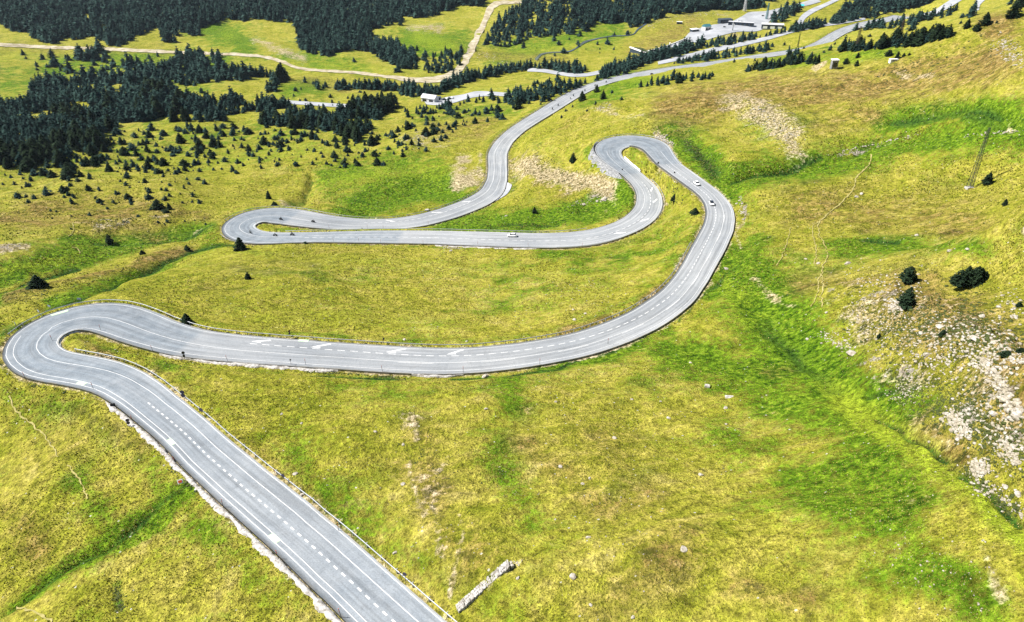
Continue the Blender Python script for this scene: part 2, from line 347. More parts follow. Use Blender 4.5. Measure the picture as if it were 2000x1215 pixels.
# ---------------------------------------------------------------- surveyed road: x, y, z below the camera, half width
ROAD = np.array([[float(v) for v in q.split(',')] for q in """-15.8,64.6,-88.40,4.8;-18.7,67.4,-88.76,4.9;-21.5,70.2,-89.12,4.9;-24.4,73.1,-89.47,4.9;-27.3,75.9,-89.83,5.0;-30.1,78.7,-90.18,5.0;-33.0,81.5,-90.52,5.0;-35.9,84.2,-90.86,5.0;-38.8,87.0,-91.20,5.1;-41.8,89.7,-91.52,5.1;-44.7,92.4,-91.85,5.1;-47.7,95.1,-92.16,5.1;-50.6,97.8,-92.47,5.1;-53.6,100.6,-92.76,5.1;-56.5,103.3,-93.05,5.1;-59.4,106.0,-93.34,5.1;-62.3,108.9,-93.61,5.0;-65.1,111.7,-93.88,5.0;-68.0,114.5,-94.14,5.0;-71.0,117.2,-94.39,5.0;-74.0,119.9,-94.63,5.1;-77.0,122.5,-94.87,5.1;-80.0,125.2,-95.10,5.2;-83.0,127.8,-95.32,5.3;-86.2,130.3,-95.54,5.4;-89.4,132.7,-95.76,5.5;-92.8,134.8,-95.97,5.6;-96.4,136.6,-96.18,5.8;-100.1,138.1,-96.38,5.9;-103.9,139.4,-96.58,6.0;-107.7,140.6,-96.77,6.1;-111.5,142.0,-96.97,6.1;-115.0,143.9,-97.16,6.0;-118.1,146.4,-97.35,6.0;-120.8,149.4,-97.54,6.1;-122.6,153.0,-97.73,6.3;-123.5,156.9,-97.92,6.7;-123.1,160.8,-98.11,7.0;-121.5,164.4,-98.30,7.3;-118.5,167.1,-98.49,7.4;-114.7,168.3,-98.68,7.5;-110.7,168.0,-98.86,7.5;-107.0,166.7,-99.03,7.5;-103.3,165.0,-99.20,7.4;-99.8,163.2,-99.37,7.3;-96.2,161.4,-99.54,7.0;-92.5,159.8,-99.70,6.8;-88.8,158.3,-99.87,6.6;-84.9,157.1,-100.03,6.5;-81.0,156.2,-100.19,6.4;-77.1,155.6,-100.36,6.4;-73.1,155.1,-100.52,6.3;-69.1,154.7,-100.68,6.3;-65.1,154.4,-100.83,6.3;-61.1,154.1,-100.99,6.2;-57.1,153.9,-101.15,6.2;-53.1,153.6,-101.31,6.2;-49.1,153.3,-101.47,6.1;-45.1,153.1,-101.62,6.1;-41.1,152.9,-101.78,6.1;-37.1,152.6,-101.94,6.1;-33.1,152.4,-102.09,6.1;-29.1,152.2,-102.25,6.1;-25.0,152.1,-102.41,6.1;-21.0,152.1,-102.57,6.1;-17.0,152.3,-102.73,6.1;-13.0,152.7,-102.89,6.0;-9.1,153.3,-103.05,6.0;-5.2,154.2,-103.21,6.0;-1.3,155.2,-103.37,6.0;2.6,156.3,-103.53,5.9;6.4,157.6,-103.69,5.9;10.1,159.0,-103.86,5.9;13.9,160.5,-104.02,5.9;17.5,162.2,-104.19,5.9;21.0,164.1,-104.35,5.9;24.4,166.3,-104.52,5.9;27.7,168.6,-104.69,5.9;30.9,171.0,-104.86,5.9;34.0,173.6,-105.03,5.9;36.9,176.2,-105.20,5.9;39.8,179.1,-105.37,5.9;42.5,182.1,-105.54,5.9;45.0,185.1,-105.72,5.9;47.5,188.3,-105.90,5.8;49.9,191.5,-106.07,5.8;52.1,194.9,-106.25,5.7;54.1,198.4,-106.43,5.6;56.0,201.9,-106.61,5.5;57.9,205.4,-106.79,5.5;59.7,209.0,-106.97,5.5;61.4,212.6,-107.15,5.5;63.1,216.3,-107.33,5.5;64.8,219.9,-107.52,5.6;66.4,223.6,-107.70,5.7;68.1,227.2,-107.88,5.8;69.7,230.9,-108.06,5.9;71.4,234.5,-108.24,5.9;73.0,238.2,-108.42,5.9;74.6,241.9,-108.61,5.9;76.2,245.6,-108.79,5.9;77.8,249.3,-108.97,5.9;79.3,253.0,-109.14,5.9;80.6,256.8,-109.32,5.8;81.9,260.6,-109.50,5.8;83.1,264.4,-109.67,5.8;84.1,268.3,-109.85,5.7;85.0,272.2,-110.02,5.7;85.7,276.2,-110.20,5.7;86.2,280.1,-110.37,5.6;86.5,284.1,-110.54,5.6;86.5,288.1,-110.71,5.5;86.5,292.1,-110.88,5.5;86.1,296.1,-111.06,5.6;85.6,300.1,-111.23,5.6;84.9,304.1,-111.40,5.7;84.2,308.0,-111.57,5.8;83.4,312.0,-111.74,5.8;82.7,315.9,-111.91,5.9;82.0,319.9,-112.08,5.9;81.2,323.8,-112.26,6.0;80.5,327.7,-112.43,6.0;79.7,331.7,-112.61,6.0;78.9,335.6,-112.78,6.1;78.2,339.6,-112.96,6.2;77.8,343.5,-113.14,6.4;77.5,347.5,-113.33,6.5;77.4,351.6,-113.51,6.7;77.3,355.6,-113.69,6.9;77.2,359.6,-113.88,7.1;77.2,363.6,-114.07,7.3;77.1,367.6,-114.26,7.6;76.9,371.6,-114.45,8.0;76.4,375.6,-114.65,8.6;75.4,379.5,-114.85,9.2;73.9,383.2,-115.06,9.9;71.8,386.6,-115.28,10.5;68.7,389.1,-115.51,10.8;64.9,390.1,-115.75,10.8;61.0,389.4,-115.99,10.3;57.6,387.3,-116.23,9.5;54.9,384.3,-116.47,8.7;53.1,380.8,-116.70,8.0;52.0,376.9,-116.94,7.4;51.7,372.9,-117.17,7.0;52.0,368.9,-117.41,6.7;52.8,365.0,-117.65,6.4;53.8,361.1,-117.90,6.2;55.1,357.3,-118.15,6.0;56.6,353.6,-118.41,5.8;58.1,349.9,-118.67,5.7;59.5,346.1,-118.94,5.5;60.9,342.3,-119.21,5.5;62.1,338.5,-119.49,5.5;63.2,334.7,-119.77,5.5;64.1,330.8,-120.05,5.7;64.7,326.8,-120.34,5.8;64.9,322.8,-120.63,5.9;64.9,318.8,-120.93,6.0;64.4,314.8,-121.22,6.1;63.7,310.8,-121.52,6.2;62.7,307.0,-121.82,6.2;61.3,303.2,-122.11,6.3;59.5,299.6,-122.41,6.4;57.4,296.2,-122.71,6.5;55.0,293.0,-123.00,6.5;52.3,290.1,-123.29,6.6;49.3,287.4,-123.58,6.7;46.0,285.1,-123.86,6.9;42.6,283.0,-124.14,7.1;39.0,281.2,-124.42,7.3;35.2,279.8,-124.69,7.6;31.3,278.9,-124.96,7.8;27.3,278.4,-125.22,7.9;23.3,278.3,-125.48,7.9;19.3,278.5,-125.73,7.9;15.3,278.9,-125.97,7.8;11.4,279.4,-126.21,7.8;7.4,280.0,-126.44,7.7;3.5,280.8,-126.67,7.7;-0.5,281.6,-126.89,7.7;-4.4,282.3,-127.10,7.7;-8.4,283.1,-127.31,7.7;-12.3,283.8,-127.52,7.6;-16.2,284.6,-127.72,7.6;-20.2,285.3,-127.91,7.5;-24.1,286.0,-128.11,7.4;-28.1,286.8,-128.29,7.4;-32.0,287.5,-128.48,7.3;-36.0,288.1,-128.66,7.2;-40.0,288.7,-128.84,7.2;-43.9,289.2,-129.01,7.1;-47.9,289.7,-129.19,7.1;-51.9,290.1,-129.36,7.1;-55.9,290.6,-129.54,7.0;-59.9,291.0,-129.71,6.9;-63.9,291.4,-129.89,6.8;-67.9,291.7,-130.07,6.6;-71.9,292.1,-130.25,6.4;-75.9,292.5,-130.43,6.2;-79.9,292.8,-130.62,6.1;-83.9,293.2,-130.81,5.9;-87.9,293.5,-131.00,5.8;-91.9,293.7,-131.20,5.8;-95.9,294.0,-131.41,5.8;-99.9,294.2,-131.62,5.9;-103.9,294.4,-131.83,6.1;-107.9,294.8,-132.05,6.3;-111.8,295.4,-132.28,6.7;-115.7,296.5,-132.51,7.0;-119.3,298.3,-132.75,7.2;-122.5,300.7,-132.99,7.3;-125.3,303.5,-133.23,7.4;-127.7,306.8,-133.48,7.5;-129.4,310.4,-133.73,7.6;-130.2,314.3,-133.98,7.9;-130.1,318.3,-134.23,8.2;-129.1,322.2,-134.48,8.7;-127.2,325.6,-134.73,9.3;-124.2,328.3,-134.98,9.7;-120.5,329.8,-135.22,9.9;-116.5,330.0,-135.46,10.0;-112.5,329.6,-135.68,9.9;-108.6,328.7,-135.90,9.7;-104.7,327.7,-136.11,9.5;-100.8,326.8,-136.31,9.2;-96.9,325.8,-136.51,8.8;-93.0,325.0,-136.70,8.5;-89.0,324.3,-136.89,8.1;-85.1,323.9,-137.08,7.8;-81.1,323.6,-137.26,7.5;-77.0,323.5,-137.43,7.2;-73.0,323.6,-137.60,7.1;-69.0,323.9,-137.77,7.0;-65.0,324.4,-137.93,7.0;-61.1,325.1,-138.10,7.1;-57.3,326.2,-138.26,7.3;-53.5,327.7,-138.42,7.4;-49.9,329.4,-138.58,7.6;-46.4,331.4,-138.74,7.7;-43.2,333.8,-138.90,7.7;-40.1,336.4,-139.06,7.7;-37.1,339.0,-139.22,7.8;-34.2,341.8,-139.38,7.8;-31.5,344.7,-139.55,7.8;-28.9,347.8,-139.71,7.8;-26.4,350.9,-139.87,7.8;-24.0,354.1,-140.04,7.8;-21.6,357.4,-140.21,7.8;-19.5,360.8,-140.38,7.8;-17.5,364.3,-140.55,7.7;-15.7,367.9,-140.72,7.6;-14.1,371.5,-140.89,7.5;-12.7,375.3,-141.07,7.2;-11.7,379.2,-141.24,7.0;-10.9,383.1,-141.42,6.8;-10.4,387.1,-141.60,6.7;-10.0,391.1,-141.78,6.5;-9.6,395.1,-141.96,6.4;-9.2,399.1,-142.14,6.3;-9.0,403.1,-142.32,6.2;-9.0,407.1,-142.50,6.1;-9.0,411.1,-142.68,6.1;-9.0,415.1,-142.87,6.1;-9.0,419.1,-143.05,6.1;-9.1,423.1,-143.23,6.1;-9.2,427.1,-143.41,6.1;-9.3,431.1,-143.59,6.1;-9.4,435.2,-143.77,6.2;-9.5,439.2,-143.95,6.3;-9.6,443.2,-144.12,6.3;-9.7,447.2,-144.30,6.4;-9.8,451.2,-144.48,6.4;-9.8,455.2,-144.65,6.5;-9.7,459.2,-144.82,6.5;-9.4,463.2,-144.99,6.5;-9.1,467.2,-145.17,6.5;-8.6,471.2,-145.33,6.5;-8.1,475.2,-145.50,6.5;-7.6,479.2,-145.67,6.5;-7.0,483.1,-145.83,6.5;-6.3,487.1,-145.99,6.5;-5.6,491.0,-146.16,6.4;-4.7,494.9,-146.32,6.5;-3.8,498.8,-146.48,6.5;-2.8,502.7,-146.64,6.5;-1.8,506.6,-146.79,6.6;-0.8,510.5,-146.95,6.6;0.3,514.4,-147.10,6.7;1.4,518.2,-147.26,6.7;2.6,522.0,-147.41,6.8;3.8,525.9,-147.57,6.8;5.1,529.7,-147.72,6.9;6.4,533.5,-147.87,7.0;7.8,537.2,-148.02,7.0;9.2,541.0,-148.17,7.1;10.6,544.7,-148.32,7.2;12.0,548.5,-148.47,7.2;13.5,552.2,-148.62,7.3;14.9,556.0,-148.77,7.3;16.4,559.7,-148.92,7.4;17.9,563.4,-149.07,7.4;19.4,567.2,-149.21,7.5;20.8,570.9,-149.36,7.5;22.3,574.6,-149.51,7.6;23.8,578.4,-149.65,7.6;25.2,582.1,-149.80,7.7;26.7,585.8,-149.95,7.7;28.1,589.6,-150.09,7.7;29.6,593.3,-150.24,7.8;31.1,597.1,-150.39,7.8;32.5,600.8,-150.53,7.8;33.9,604.5,-150.68,7.9;35.4,608.3,-150.82,7.9;36.8,612.0,-150.97,7.9;38.3,615.8,-151.12,8.0;39.7,619.5,-151.26,8.0;41.2,623.2,-151.41,8.0;42.7,627.0,-151.56,8.0;44.1,630.7,-151.71,8.0;45.6,634.4,-151.85,8.0;47.1,638.2,-152.00,8.0;48.6,641.9,-152.15,8.0;50.1,645.6,-152.30,8.0;51.7,649.3,-152.44,8.0;53.2,653.0,-152.59,8.0;54.8,656.7,-152.74,8.0;56.5,660.3,-152.89,7.9;58.1,664.0,-153.04,7.9;59.8,667.7,-153.19,7.9;61.5,671.3,-153.34,7.8;63.2,674.9,-153.49,7.8;65.0,678.5,-153.64,7.8;66.8,682.1,-153.79,7.7;68.6,685.7,-153.94,7.7;70.5,689.2,-154.10,7.6;72.4,692.7,-154.25,7.6;74.3,696.3,-154.40,7.6;76.2,699.8,-154.56,7.5;78.2,703.3,-154.71,7.5;80.2,706.7,-154.87,7.5;82.3,710.2,-155.02,7.5;84.4,713.6,-155.18,7.4;86.5,717.0,-155.34,7.4;88.7,720.3,-155.50,7.4;91.0,723.7,-155.66,7.4;93.3,727.0,-155.82,7.4;95.6,730.2,-155.98,7.4;98.0,733.4,-156.14,7.5;100.5,736.6,-156.30,7.5;103.0,739.7,-156.46,7.6;105.5,742.8,-156.62,7.6;108.1,745.9,-156.78,7.7;110.8,748.9,-156.94,7.8;113.5,751.9,-157.10,7.9;116.2,754.8,-157.26,8.1;118.9,757.7,-157.42,8.2;121.7,760.6,-157.57,8.3;124.5,763.5,-157.73,8.5;127.4,766.3,-157.89,8.6;130.2,769.1,-158.04,8.8;133.1,771.9,-158.19,8.9;136.0,774.7,-158.35,9.1;139.0,777.4,-158.50,9.3;142.0,780.1,-158.64,9.4;144.9,782.8,-158.79,9.6;148.0,785.4,-158.93,9.8;151.0,788.1,-159.08,9.9;154.0,790.7,-159.22,10.1;157.1,793.3,-159.36,10.2;160.2,795.8,-159.49,10.4;163.3,798.4,-159.63,10.5;166.4,800.9,-159.76,10.7;169.5,803.4,-159.90,10.8;172.7,805.9,-160.03,10.9;175.8,808.4,-160.16,11.0;179.0,810.9,-160.28,11.2;182.2,813.3,-160.41,11.3;185.3,815.7,-160.54,11.4;188.5,818.2,-160.66,11.5;191.8,820.6,-160.78,11.5;195.0,823.0,-160.91,11.6;198.2,825.4,-161.03,11.6;201.4,827.7,-161.15,11.7;204.7,830.1,-161.27,11.7;207.9,832.5,-161.39,11.7;211.1,834.9,-161.51,11.7;214.3,837.3,-161.62,11.7;217.6,839.7,-161.74,11.6;220.8,842.1,-161.86,11.6;224.0,844.5,-161.97,11.5;227.1,846.9,-162.09,11.5;230.3,849.4,-162.20,11.4;233.5,851.9,-162.31,11.3;236.6,854.4,-162.43,11.2;239.7,856.9,-162.54,11.1;242.9,859.4,-162.65,11.0;246.0,861.9,-162.76,11.0;249.1,864.5,-162.88,10.9;252.2,867.0,-162.99,10.8;255.3,869.6,-163.10,10.7;258.4,872.1,-163.21,10.6;261.5,874.7,-163.32,10.6;264.5,877.3,-163.43,10.5;267.6,879.8,-163.54,10.4;270.7,882.4,-163.64,10.3;273.8,884.9,-163.75,10.3;276.9,887.5,-163.86,10.2;280.0,890.1,-163.97,10.2;283.1,892.6,-164.08,10.1;286.2,895.2,-164.18,10.1;289.3,897.7,-164.29,10.0;292.4,900.3,-164.39,10.0;295.4,902.8,-164.50,10.0;298.6,905.4,-164.61,10.0;301.7,907.9,-164.71,10.0;304.8,910.4,-164.81,9.9;307.9,912.9,-164.92,9.9;311.0,915.4,-165.02,9.9;314.2,917.9,-165.12,10.0;317.4,920.4,-165.22,10.0;320.5,922.8,-165.32,10.0;323.7,925.3,-165.42,10.0;326.9,927.7,-165.51,10.0;330.2,930.1,-165.61,10.1;333.4,932.5,-165.70,10.1;336.6,934.8,-165.80,10.2;339.9,937.2,-165.89,10.2;343.1,939.5,-165.98,10.2;346.4,941.9,-166.07,10.3;349.6,944.2,-166.16,10.3;352.9,946.6,-166.24,10.3;356.1,948.9,-166.33,10.4;359.3,951.3,-166.41,10.4;362.6,953.7,-166.49,10.4;365.7,956.2,-166.57,10.5;368.9,958.7,-166.65,10.5;372.0,961.2,-166.73,10.5;375.1,963.8,-166.81,10.6;378.1,966.5,-166.88,10.6;381.0,969.2,-166.95,10.6;383.9,972.0,-167.03,10.6;386.7,974.8,-167.10,10.6;389.4,977.8,-167.17,10.6;392.1,980.8,-167.24,10.6;394.7,983.8,-167.30,10.6;397.3,986.9,-167.37,10.6;399.7,990.1,-167.43,10.5;402.2,993.2,-167.50,10.5;404.6,996.5,-167.56,10.4;406.9,999.7,-167.62,10.3;409.3,1003.0,-167.68,10.3;411.6,1006.2,-167.74,10.2;413.9,1009.5,-167.79,10.1;416.2,1012.8,-167.85,10.0;418.4,1016.1,-167.91,10.0;420.7,1019.5,-167.96,9.9;422.9,1022.8,-168.01,9.8;425.1,1026.2,-168.07,9.8;427.3,1029.5,-168.12,9.7;429.5,1032.9,-168.17,9.7;431.7,1036.3,-168.22,9.7;433.8,1039.6,-168.27,9.7;436.0,1043.0,-168.32,9.7;438.2,1046.4,-168.37,9.7;440.3,1049.8,-168.41,9.7;442.5,1053.2,-168.46,9.7;444.6,1056.6,-168.51,9.7;446.7,1060.0,-168.55,9.7;448.9,1063.3,-168.60,9.7;451.0,1066.7,-168.65,9.8;453.2,1070.1,-168.69,9.8;455.3,1073.5,-168.74,9.8;457.5,1076.9,-168.78,9.8;459.6,1080.3,-168.82,9.8;461.8,1083.7,-168.87,9.8;464.0,1087.0,-168.91,9.9;466.1,1090.4,-168.96,9.9;468.3,1093.8,-169.00,9.9;470.5,1097.1,-169.05,9.9;472.7,1100.5,-169.09,9.9;474.9,1103.9,-169.13,10.0;477.1,1107.2,-169.18,10.0;479.3,1110.6,-169.22,10.0;481.5,1113.9,-169.27,10.1;483.8,1117.2,-169.31,10.1;486.0,1120.5,-169.36,10.2;488.3,1123.8,-169.40,10.3;490.6,1127.1,-169.45,10.4;493.0,1130.4,-169.49,10.4;495.3,1133.6,-169.54,10.5;497.7,1136.9,-169.58,10.6;500.1,1140.1,-169.63,10.7;502.5,1143.3,-169.67,10.9;504.9,1146.5,-169.72,11.0;507.4,1149.7,-169.76,11.1;509.9,1152.8,-169.81,11.2;512.3,1156.0,-169.86,11.3;514.9,1159.1,-169.90,11.4;517.4,1162.2,-169.95,11.5;519.9,1165.3,-169.99,11.6;522.5,1168.4,-170.04,11.7;525.1,1171.5,-170.09,11.7;527.7,1174.5,-170.13,11.8;530.3,1177.6,-170.18,11.9;532.9,1180.6,-170.22,12.0;535.5,1183.6,-170.27,12.0;538.2,1186.7,-170.32,12.1;540.8,1189.7,-170.36,12.1;543.4,1192.7,-170.41,12.2;546.1,1195.7,-170.45,12.3;548.8,1198.7,-170.50,12.3;551.5,1201.7,-170.54,12.4;554.2,1204.7,-170.59,12.5;556.9,1207.6,-170.63,12.6;559.6,1210.5,-170.68,12.7;562.4,1213.4,-170.72,12.8;565.2,1216.3,-170.77,12.9;568.0,1219.2,-170.81,13.0;570.8,1222.0,-170.86,13.1;573.7,1224.8,-170.90,13.1;576.6,1227.6,-170.94,13.2;579.5,1230.3,-170.99,13.3;582.5,1233.1,-171.03,13.4;585.4,1235.8,-171.08,13.5;588.4,1238.4,-171.12,13.6;591.4,1241.1,-171.16,13.6;594.5,1243.7,-171.21,13.7;597.5,1246.3,-171.25,13.8;600.5,1249.0,-171.29,13.8;603.6,1251.6,-171.33,13.9;606.6,1254.2,-171.38,13.9;609.7,1256.8,-171.42,14.0;612.7,1259.4,-171.46,14.0;615.8,1262.0,-171.50,14.1;618.9,1264.6,-171.54,14.2;621.9,1267.1,-171.58,14.3;625.0,1269.7,-171.62,14.4;628.1,1272.3,-171.66,14.5;631.2,1274.8,-171.70,14.7;634.3,1277.3,-171.74,14.9;637.4,1279.9,-171.78,15.1;640.6,1282.4,-171.82,15.5;643.7,1284.9,-171.86,15.8;646.9,1287.4,-171.90,16.3;650.0,1289.9,-171.94,16.8;653.2,1292.3,-171.98,17.4;656.3,1294.8,-172.01,18.1;659.5,1297.3,-172.05,18.8;662.7,1299.7,-172.09,19.6;665.8,1302.2,-172.13,20.5;669.0,1304.6,-172.17,21.5;672.2,1307.1,-172.20,22.5;675.4,1309.5,-172.24,23.5;678.5,1312.0,-172.28,24.6""".split(';')])
_e = ROAD[0] + (ROAD[0] - ROAD[3]) / 3 * np.arange(10, 0, -1)[:, None]; _e[:, 3] = ROAD[0, 3]; ROAD = np.concatenate([_e, ROAD])
RC = ROAD[:, :3].copy(); RC[:, 2] += CAMZ
RH = np.maximum(ROAD[:, 3], 4.7)
RS = np.r_[0, np.cumsum(np.hypot(*np.diff(RC[:, :2], axis=0).T))]
_t = np.gradient(RC[:, :2], axis=0); _t /= np.linalg.norm(_t, axis=1)[:, None]
RT = _t
RN = np.stack([-_t[:, 1], _t[:, 0]], 1)          # left of travel (away from the camera)

def road_at(s):
    s = np.asarray(s, float)
    f = lambda a: np.interp(s, RS, a)
    c = np.stack([f(RC[:, 0]), f(RC[:, 1]), f(RC[:, 2])], -1)
    n = np.stack([f(RN[:, 0]), f(RN[:, 1])], -1); n /= np.linalg.norm(n, axis=-1)[..., None]
    return c, n, f(RH)

def road_pt(s, fr, dz=0.0):
    """fr: 0 = left edge, 1 = right edge."""
    c, n, h = road_at(s)
    fr = np.asarray(fr, float)
    o = (1 - 2 * fr) * h
    p = c.copy(); p[..., 0] += n[..., 0] * o; p[..., 1] += n[..., 1] * o; p[..., 2] += dz
    return p

# ---------------------------------------------------------------- terrain
def rays(px, py):
    u = (np.asarray(px, float) - 1000) / FPX; v = (607.5 - np.asarray(py, float)) / FPX
    cp, sp = math.cos(PITCH), math.sin(PITCH)
    return np.stack([u, cp + v * sp, -sp + v * cp], -1)

def project(X, Y, Z):
    dz = Z - CAMZ
    cp, sp = math.cos(PITCH), math.sin(PITCH)
    dep = Y * cp - dz * sp; up = Y * sp + dz * cp
    dep = np.maximum(dep, 1.0)
    return 1000 + FPX * X / dep, 607.5 - FPX * up / dep

CP = [  # surveyed spot heights: bearing of the spot in the survey frame and metres below the eye
 (250,485,131),(0,565,116),(100,560,117),(330,470,134),(120,500,126),(0,640,103),(0,480,126),(200,400,141),(350,400,141),(50,380,138),(200,330,151),(400,330,152),(600,330,150),(750,350,146),(860,330,146),
 (0,300,150),(0,250,160),(250,260,165),(450,250,165),(650,270,160),(800,290,153),(250,200,180),(550,190,180),(100,160,193),(400,130,196),(0,110,196),(400,104,199),(100,92,196),(700,145,194),(850,156,190),
 (250,60,190),(600,60,192),(830,80,193),(0,30,178),(300,20,178),(600,20,180),(900,30,183),(0,-40,145),(400,-40,145),(800,-40,150),(1000,3,172),(1250,-40,140),(1600,-40,145),
 (920,115,194),(1050,115,191),(1150,82,188),(1000,60,188),(1150,30,176),(1300,20,168),(1450,15,166),
 (620,203,180),(760,210,175),(880,193,175),(980,185,173),(850,240,164),(930,215,166),(1000,215,160),(1060,140,182),(1150,145,180),(1250,98,187),(1350,75,184),(1430,45,180),(1500,45,179),(1560,25,176),(1620,8,170),(1300,118,174),(1400,95,176),(1500,72,177),(1600,48,174),(1690,38,172),(1650,20,172),
 (1200,200,117),(1170,205,119),(1100,240,130),(1080,300,130),(1080,335,132),(1300,200,111),(1400,180,107),(1500,150,101),(1628,124,87),(1560,137,94),(1700,115,83),(1800,90,75),(1900,62,63),(1990,30,55),(1990,120,58),(1900,150,70),(1750,170,88),(1600,200,97),(1500,250,106),(1400,250,110),(1320,240,113),
 (1300,160,135),(1500,125,140),(1600,108,142),(1700,80,130),(1740,60,150),(1820,45,125),(1860,15,150),(1905,8,140),
 (1990,230,72),(1850,250,86),(1700,270,98),(1550,330,106),(1450,370,110),(1500,450,106),(1640,400,101),(1895,368,93),(1990,370,84),(1780,470,93),(1900,480,85),(1600,520,98),(1480,560,103),(1990,540,75),
 (1700,600,88),(1760,560,83),(1850,600,75),(1950,640,67),(1990,560,72),(1800,690,75),(1950,730,62),(1650,700,90),(1720,790,81),(1830,790,70),(1950,850,60),(1900,930,66),(1990,960,58),(1990,1080,60),
 (1560,740,91),(1450,700,98),(1400,850,88),(1600,900,80),(1750,950,73),(1500,1050,77),(1750,1150,67),(1300,1150,77),(1000,1150,81),(950,1000,86),(1150,900,88),(900,820,95),(1150,760,97),(700,800,96),(600,900,94),(750,1000,89),(800,1080,86),(960,1200,81),
 (250,690,98),(200,670,98),(300,900,98),(200,850,100),(0,800,103),(100,1000,100),(0,1100,102),(300,1100,97),(500,1200,92),(0,1214,100),
 (500,560,112),(300,570,108),(800,560,116),(1000,580,114),(1150,560,112),(1250,500,116),(600,510,123),(900,520,121),(400,520,124),(1340,430,114),(1270,310,116.5),
 (1000,420,134),(1130,420,130),(1190,370,126),(700,390,143),(600,370,146),(820,390,143),(900,320,147),(480,390,140),(400,430,135.5),(900,260,155),
 (-300,400,140),(-300,700,110),(-300,1100,108),(-400,200,185),(-300,60,185),(2300,100,25),(2300,400,50),(2300,700,45),(2300,1100,48),
]
_cp = np.array(CP, float); _d = rays(_cp[:, 0], _cp[:, 1])
_k = _cp[:, 2] / -_d[:, 2]
ctrl = [np.stack([_d[:, 0] * _k, _d[:, 1] * _k, CAMZ - _cp[:, 2]], 1)]
ctrl.append(RC[::5])
ctrl.append(np.array([[0, 20, 118], [60, 10, 122], [-60, 20, 108], [150, 40, 150], [-150, 60, 98], [-900, 900, 60], [900, 900, 190], [-1600, 1600, 160],
                      [0, 2200, 330], [-1000, 2200, 330], [1000, 2200, 310], [1700, 1500, 260], [0, 3600, 700], [2200, 3000, 560], [-2200, 3000, 620], [0, -100, 140], [300, 0, 180], [-300, 0, 100], [600, 200, 230], [-600, 200, 70]], float))
ctrl = np.concatenate(ctrl)
SC = 500.0
def _phi(d2): return np.sqrt(d2 + (9.0 / SC) ** 2)
def _fit(P, lam=0.012):
    X = P[:, :2] / SC
    D = ((X[:, None] - X[None]) ** 2).sum(-1)
    n = len(P); A = np.zeros((n + 3, n + 3)); A[:n, :n] = -_phi(D) + lam * np.eye(n)
    A[:n, n] = 1; A[:n, n + 1:] = X; A[n, :n] = 1; A[n + 1:, :n] = X.T
    b = np.r_[P[:, 2], 0, 0, 0]
    return X, np.linalg.solve(A, b)
TX, TW = _fit(ctrl)
def base_height(x, y):
    x = np.asarray(x, float).ravel(); y = np.asarray(y, float).ravel(); out = np.empty(len(x))
    n = len(TX)
    for i in range(0, len(x), 20000):
        X = np.stack([x[i:i + 20000], y[i:i + 20000]], 1) / SC
        D = ((X[:, None] - TX[None]) ** 2).sum(-1)
        out[i:i + 20000] = -_phi(D) @ TW[:n] + TW[n] + X @ TW[n + 1:]
    return out

def _vn(x, y, seed):
    """value noise, smooth, period-free hash"""
    xi = np.floor(x).astype(np.int64); yi = np.floor(y).astype(np.int64); fx = x - xi; fy = y - yi
    fx = fx * fx * (3 - 2 * fx); fy = fy * fy * (3 - 2 * fy)
    def h(a, b):
        k = (a * 374761393 + b * 668265263 + seed * 974634777) & 0x7fffffff
        k = ((k ^ (k >> 13)) * 1274126177) & 0x7fffffff
        return ((k ^ (k >> 16)) & 0xffff) / 32767.5 - 1
    return (h(xi, yi) * (1 - fx) + h(xi + 1, yi) * fx) * (1 - fy) + (h(xi, yi + 1) * (1 - fx) + h(xi + 1, yi + 1) * fx) * fy
def fbm(x, y, scale, oct=4, seed=1, gain=0.5):
    s = np.zeros_like(x, dtype=float); a = 1.0; f = 1.0 / scale
    for o in range(oct):
        ca, sa = math.cos(0.6 * o + 0.3), math.sin(0.6 * o + 0.3)
        s += a * _vn((x * ca - y * sa) * f + 13.7 * o, (x * sa + y * ca) * f - 7.1 * o, seed + o); a *= gain; f *= 2.03
    return s

NA, NR = 1150, 830
AZ = np.linspace(R(-76), R(76), NA)
RR = 22.0 * np.exp(np.linspace(0, math.log(4000 / 22.0), NR))
GX = (RR[:, None] * np.sin(AZ)[None]); GY = (RR[:, None] * np.cos(AZ)[None])
gx, gy = GX.ravel(), GY.ravel()
# base on a coarser grid of the same kind, then bicubic-like refinement by linear interpolation in (log r, azimuth)
cs = 3
ci = np.unique(np.r_[np.arange(0, NR, cs), NR - 1]); cj = np.unique(np.r_[np.arange(0, NA, cs), NA - 1])
ZB = base_height(GX[np.ix_(ci, cj)], GY[np.ix_(ci, cj)]).reshape(len(ci), len(cj))
tmp = np.stack([np.interp(np.arange(NA), cj, row) for row in ZB])
GZ = np.stack([np.interp(np.arange(NR), ci, tmp[:, j]) for j in range(NA)], 1)
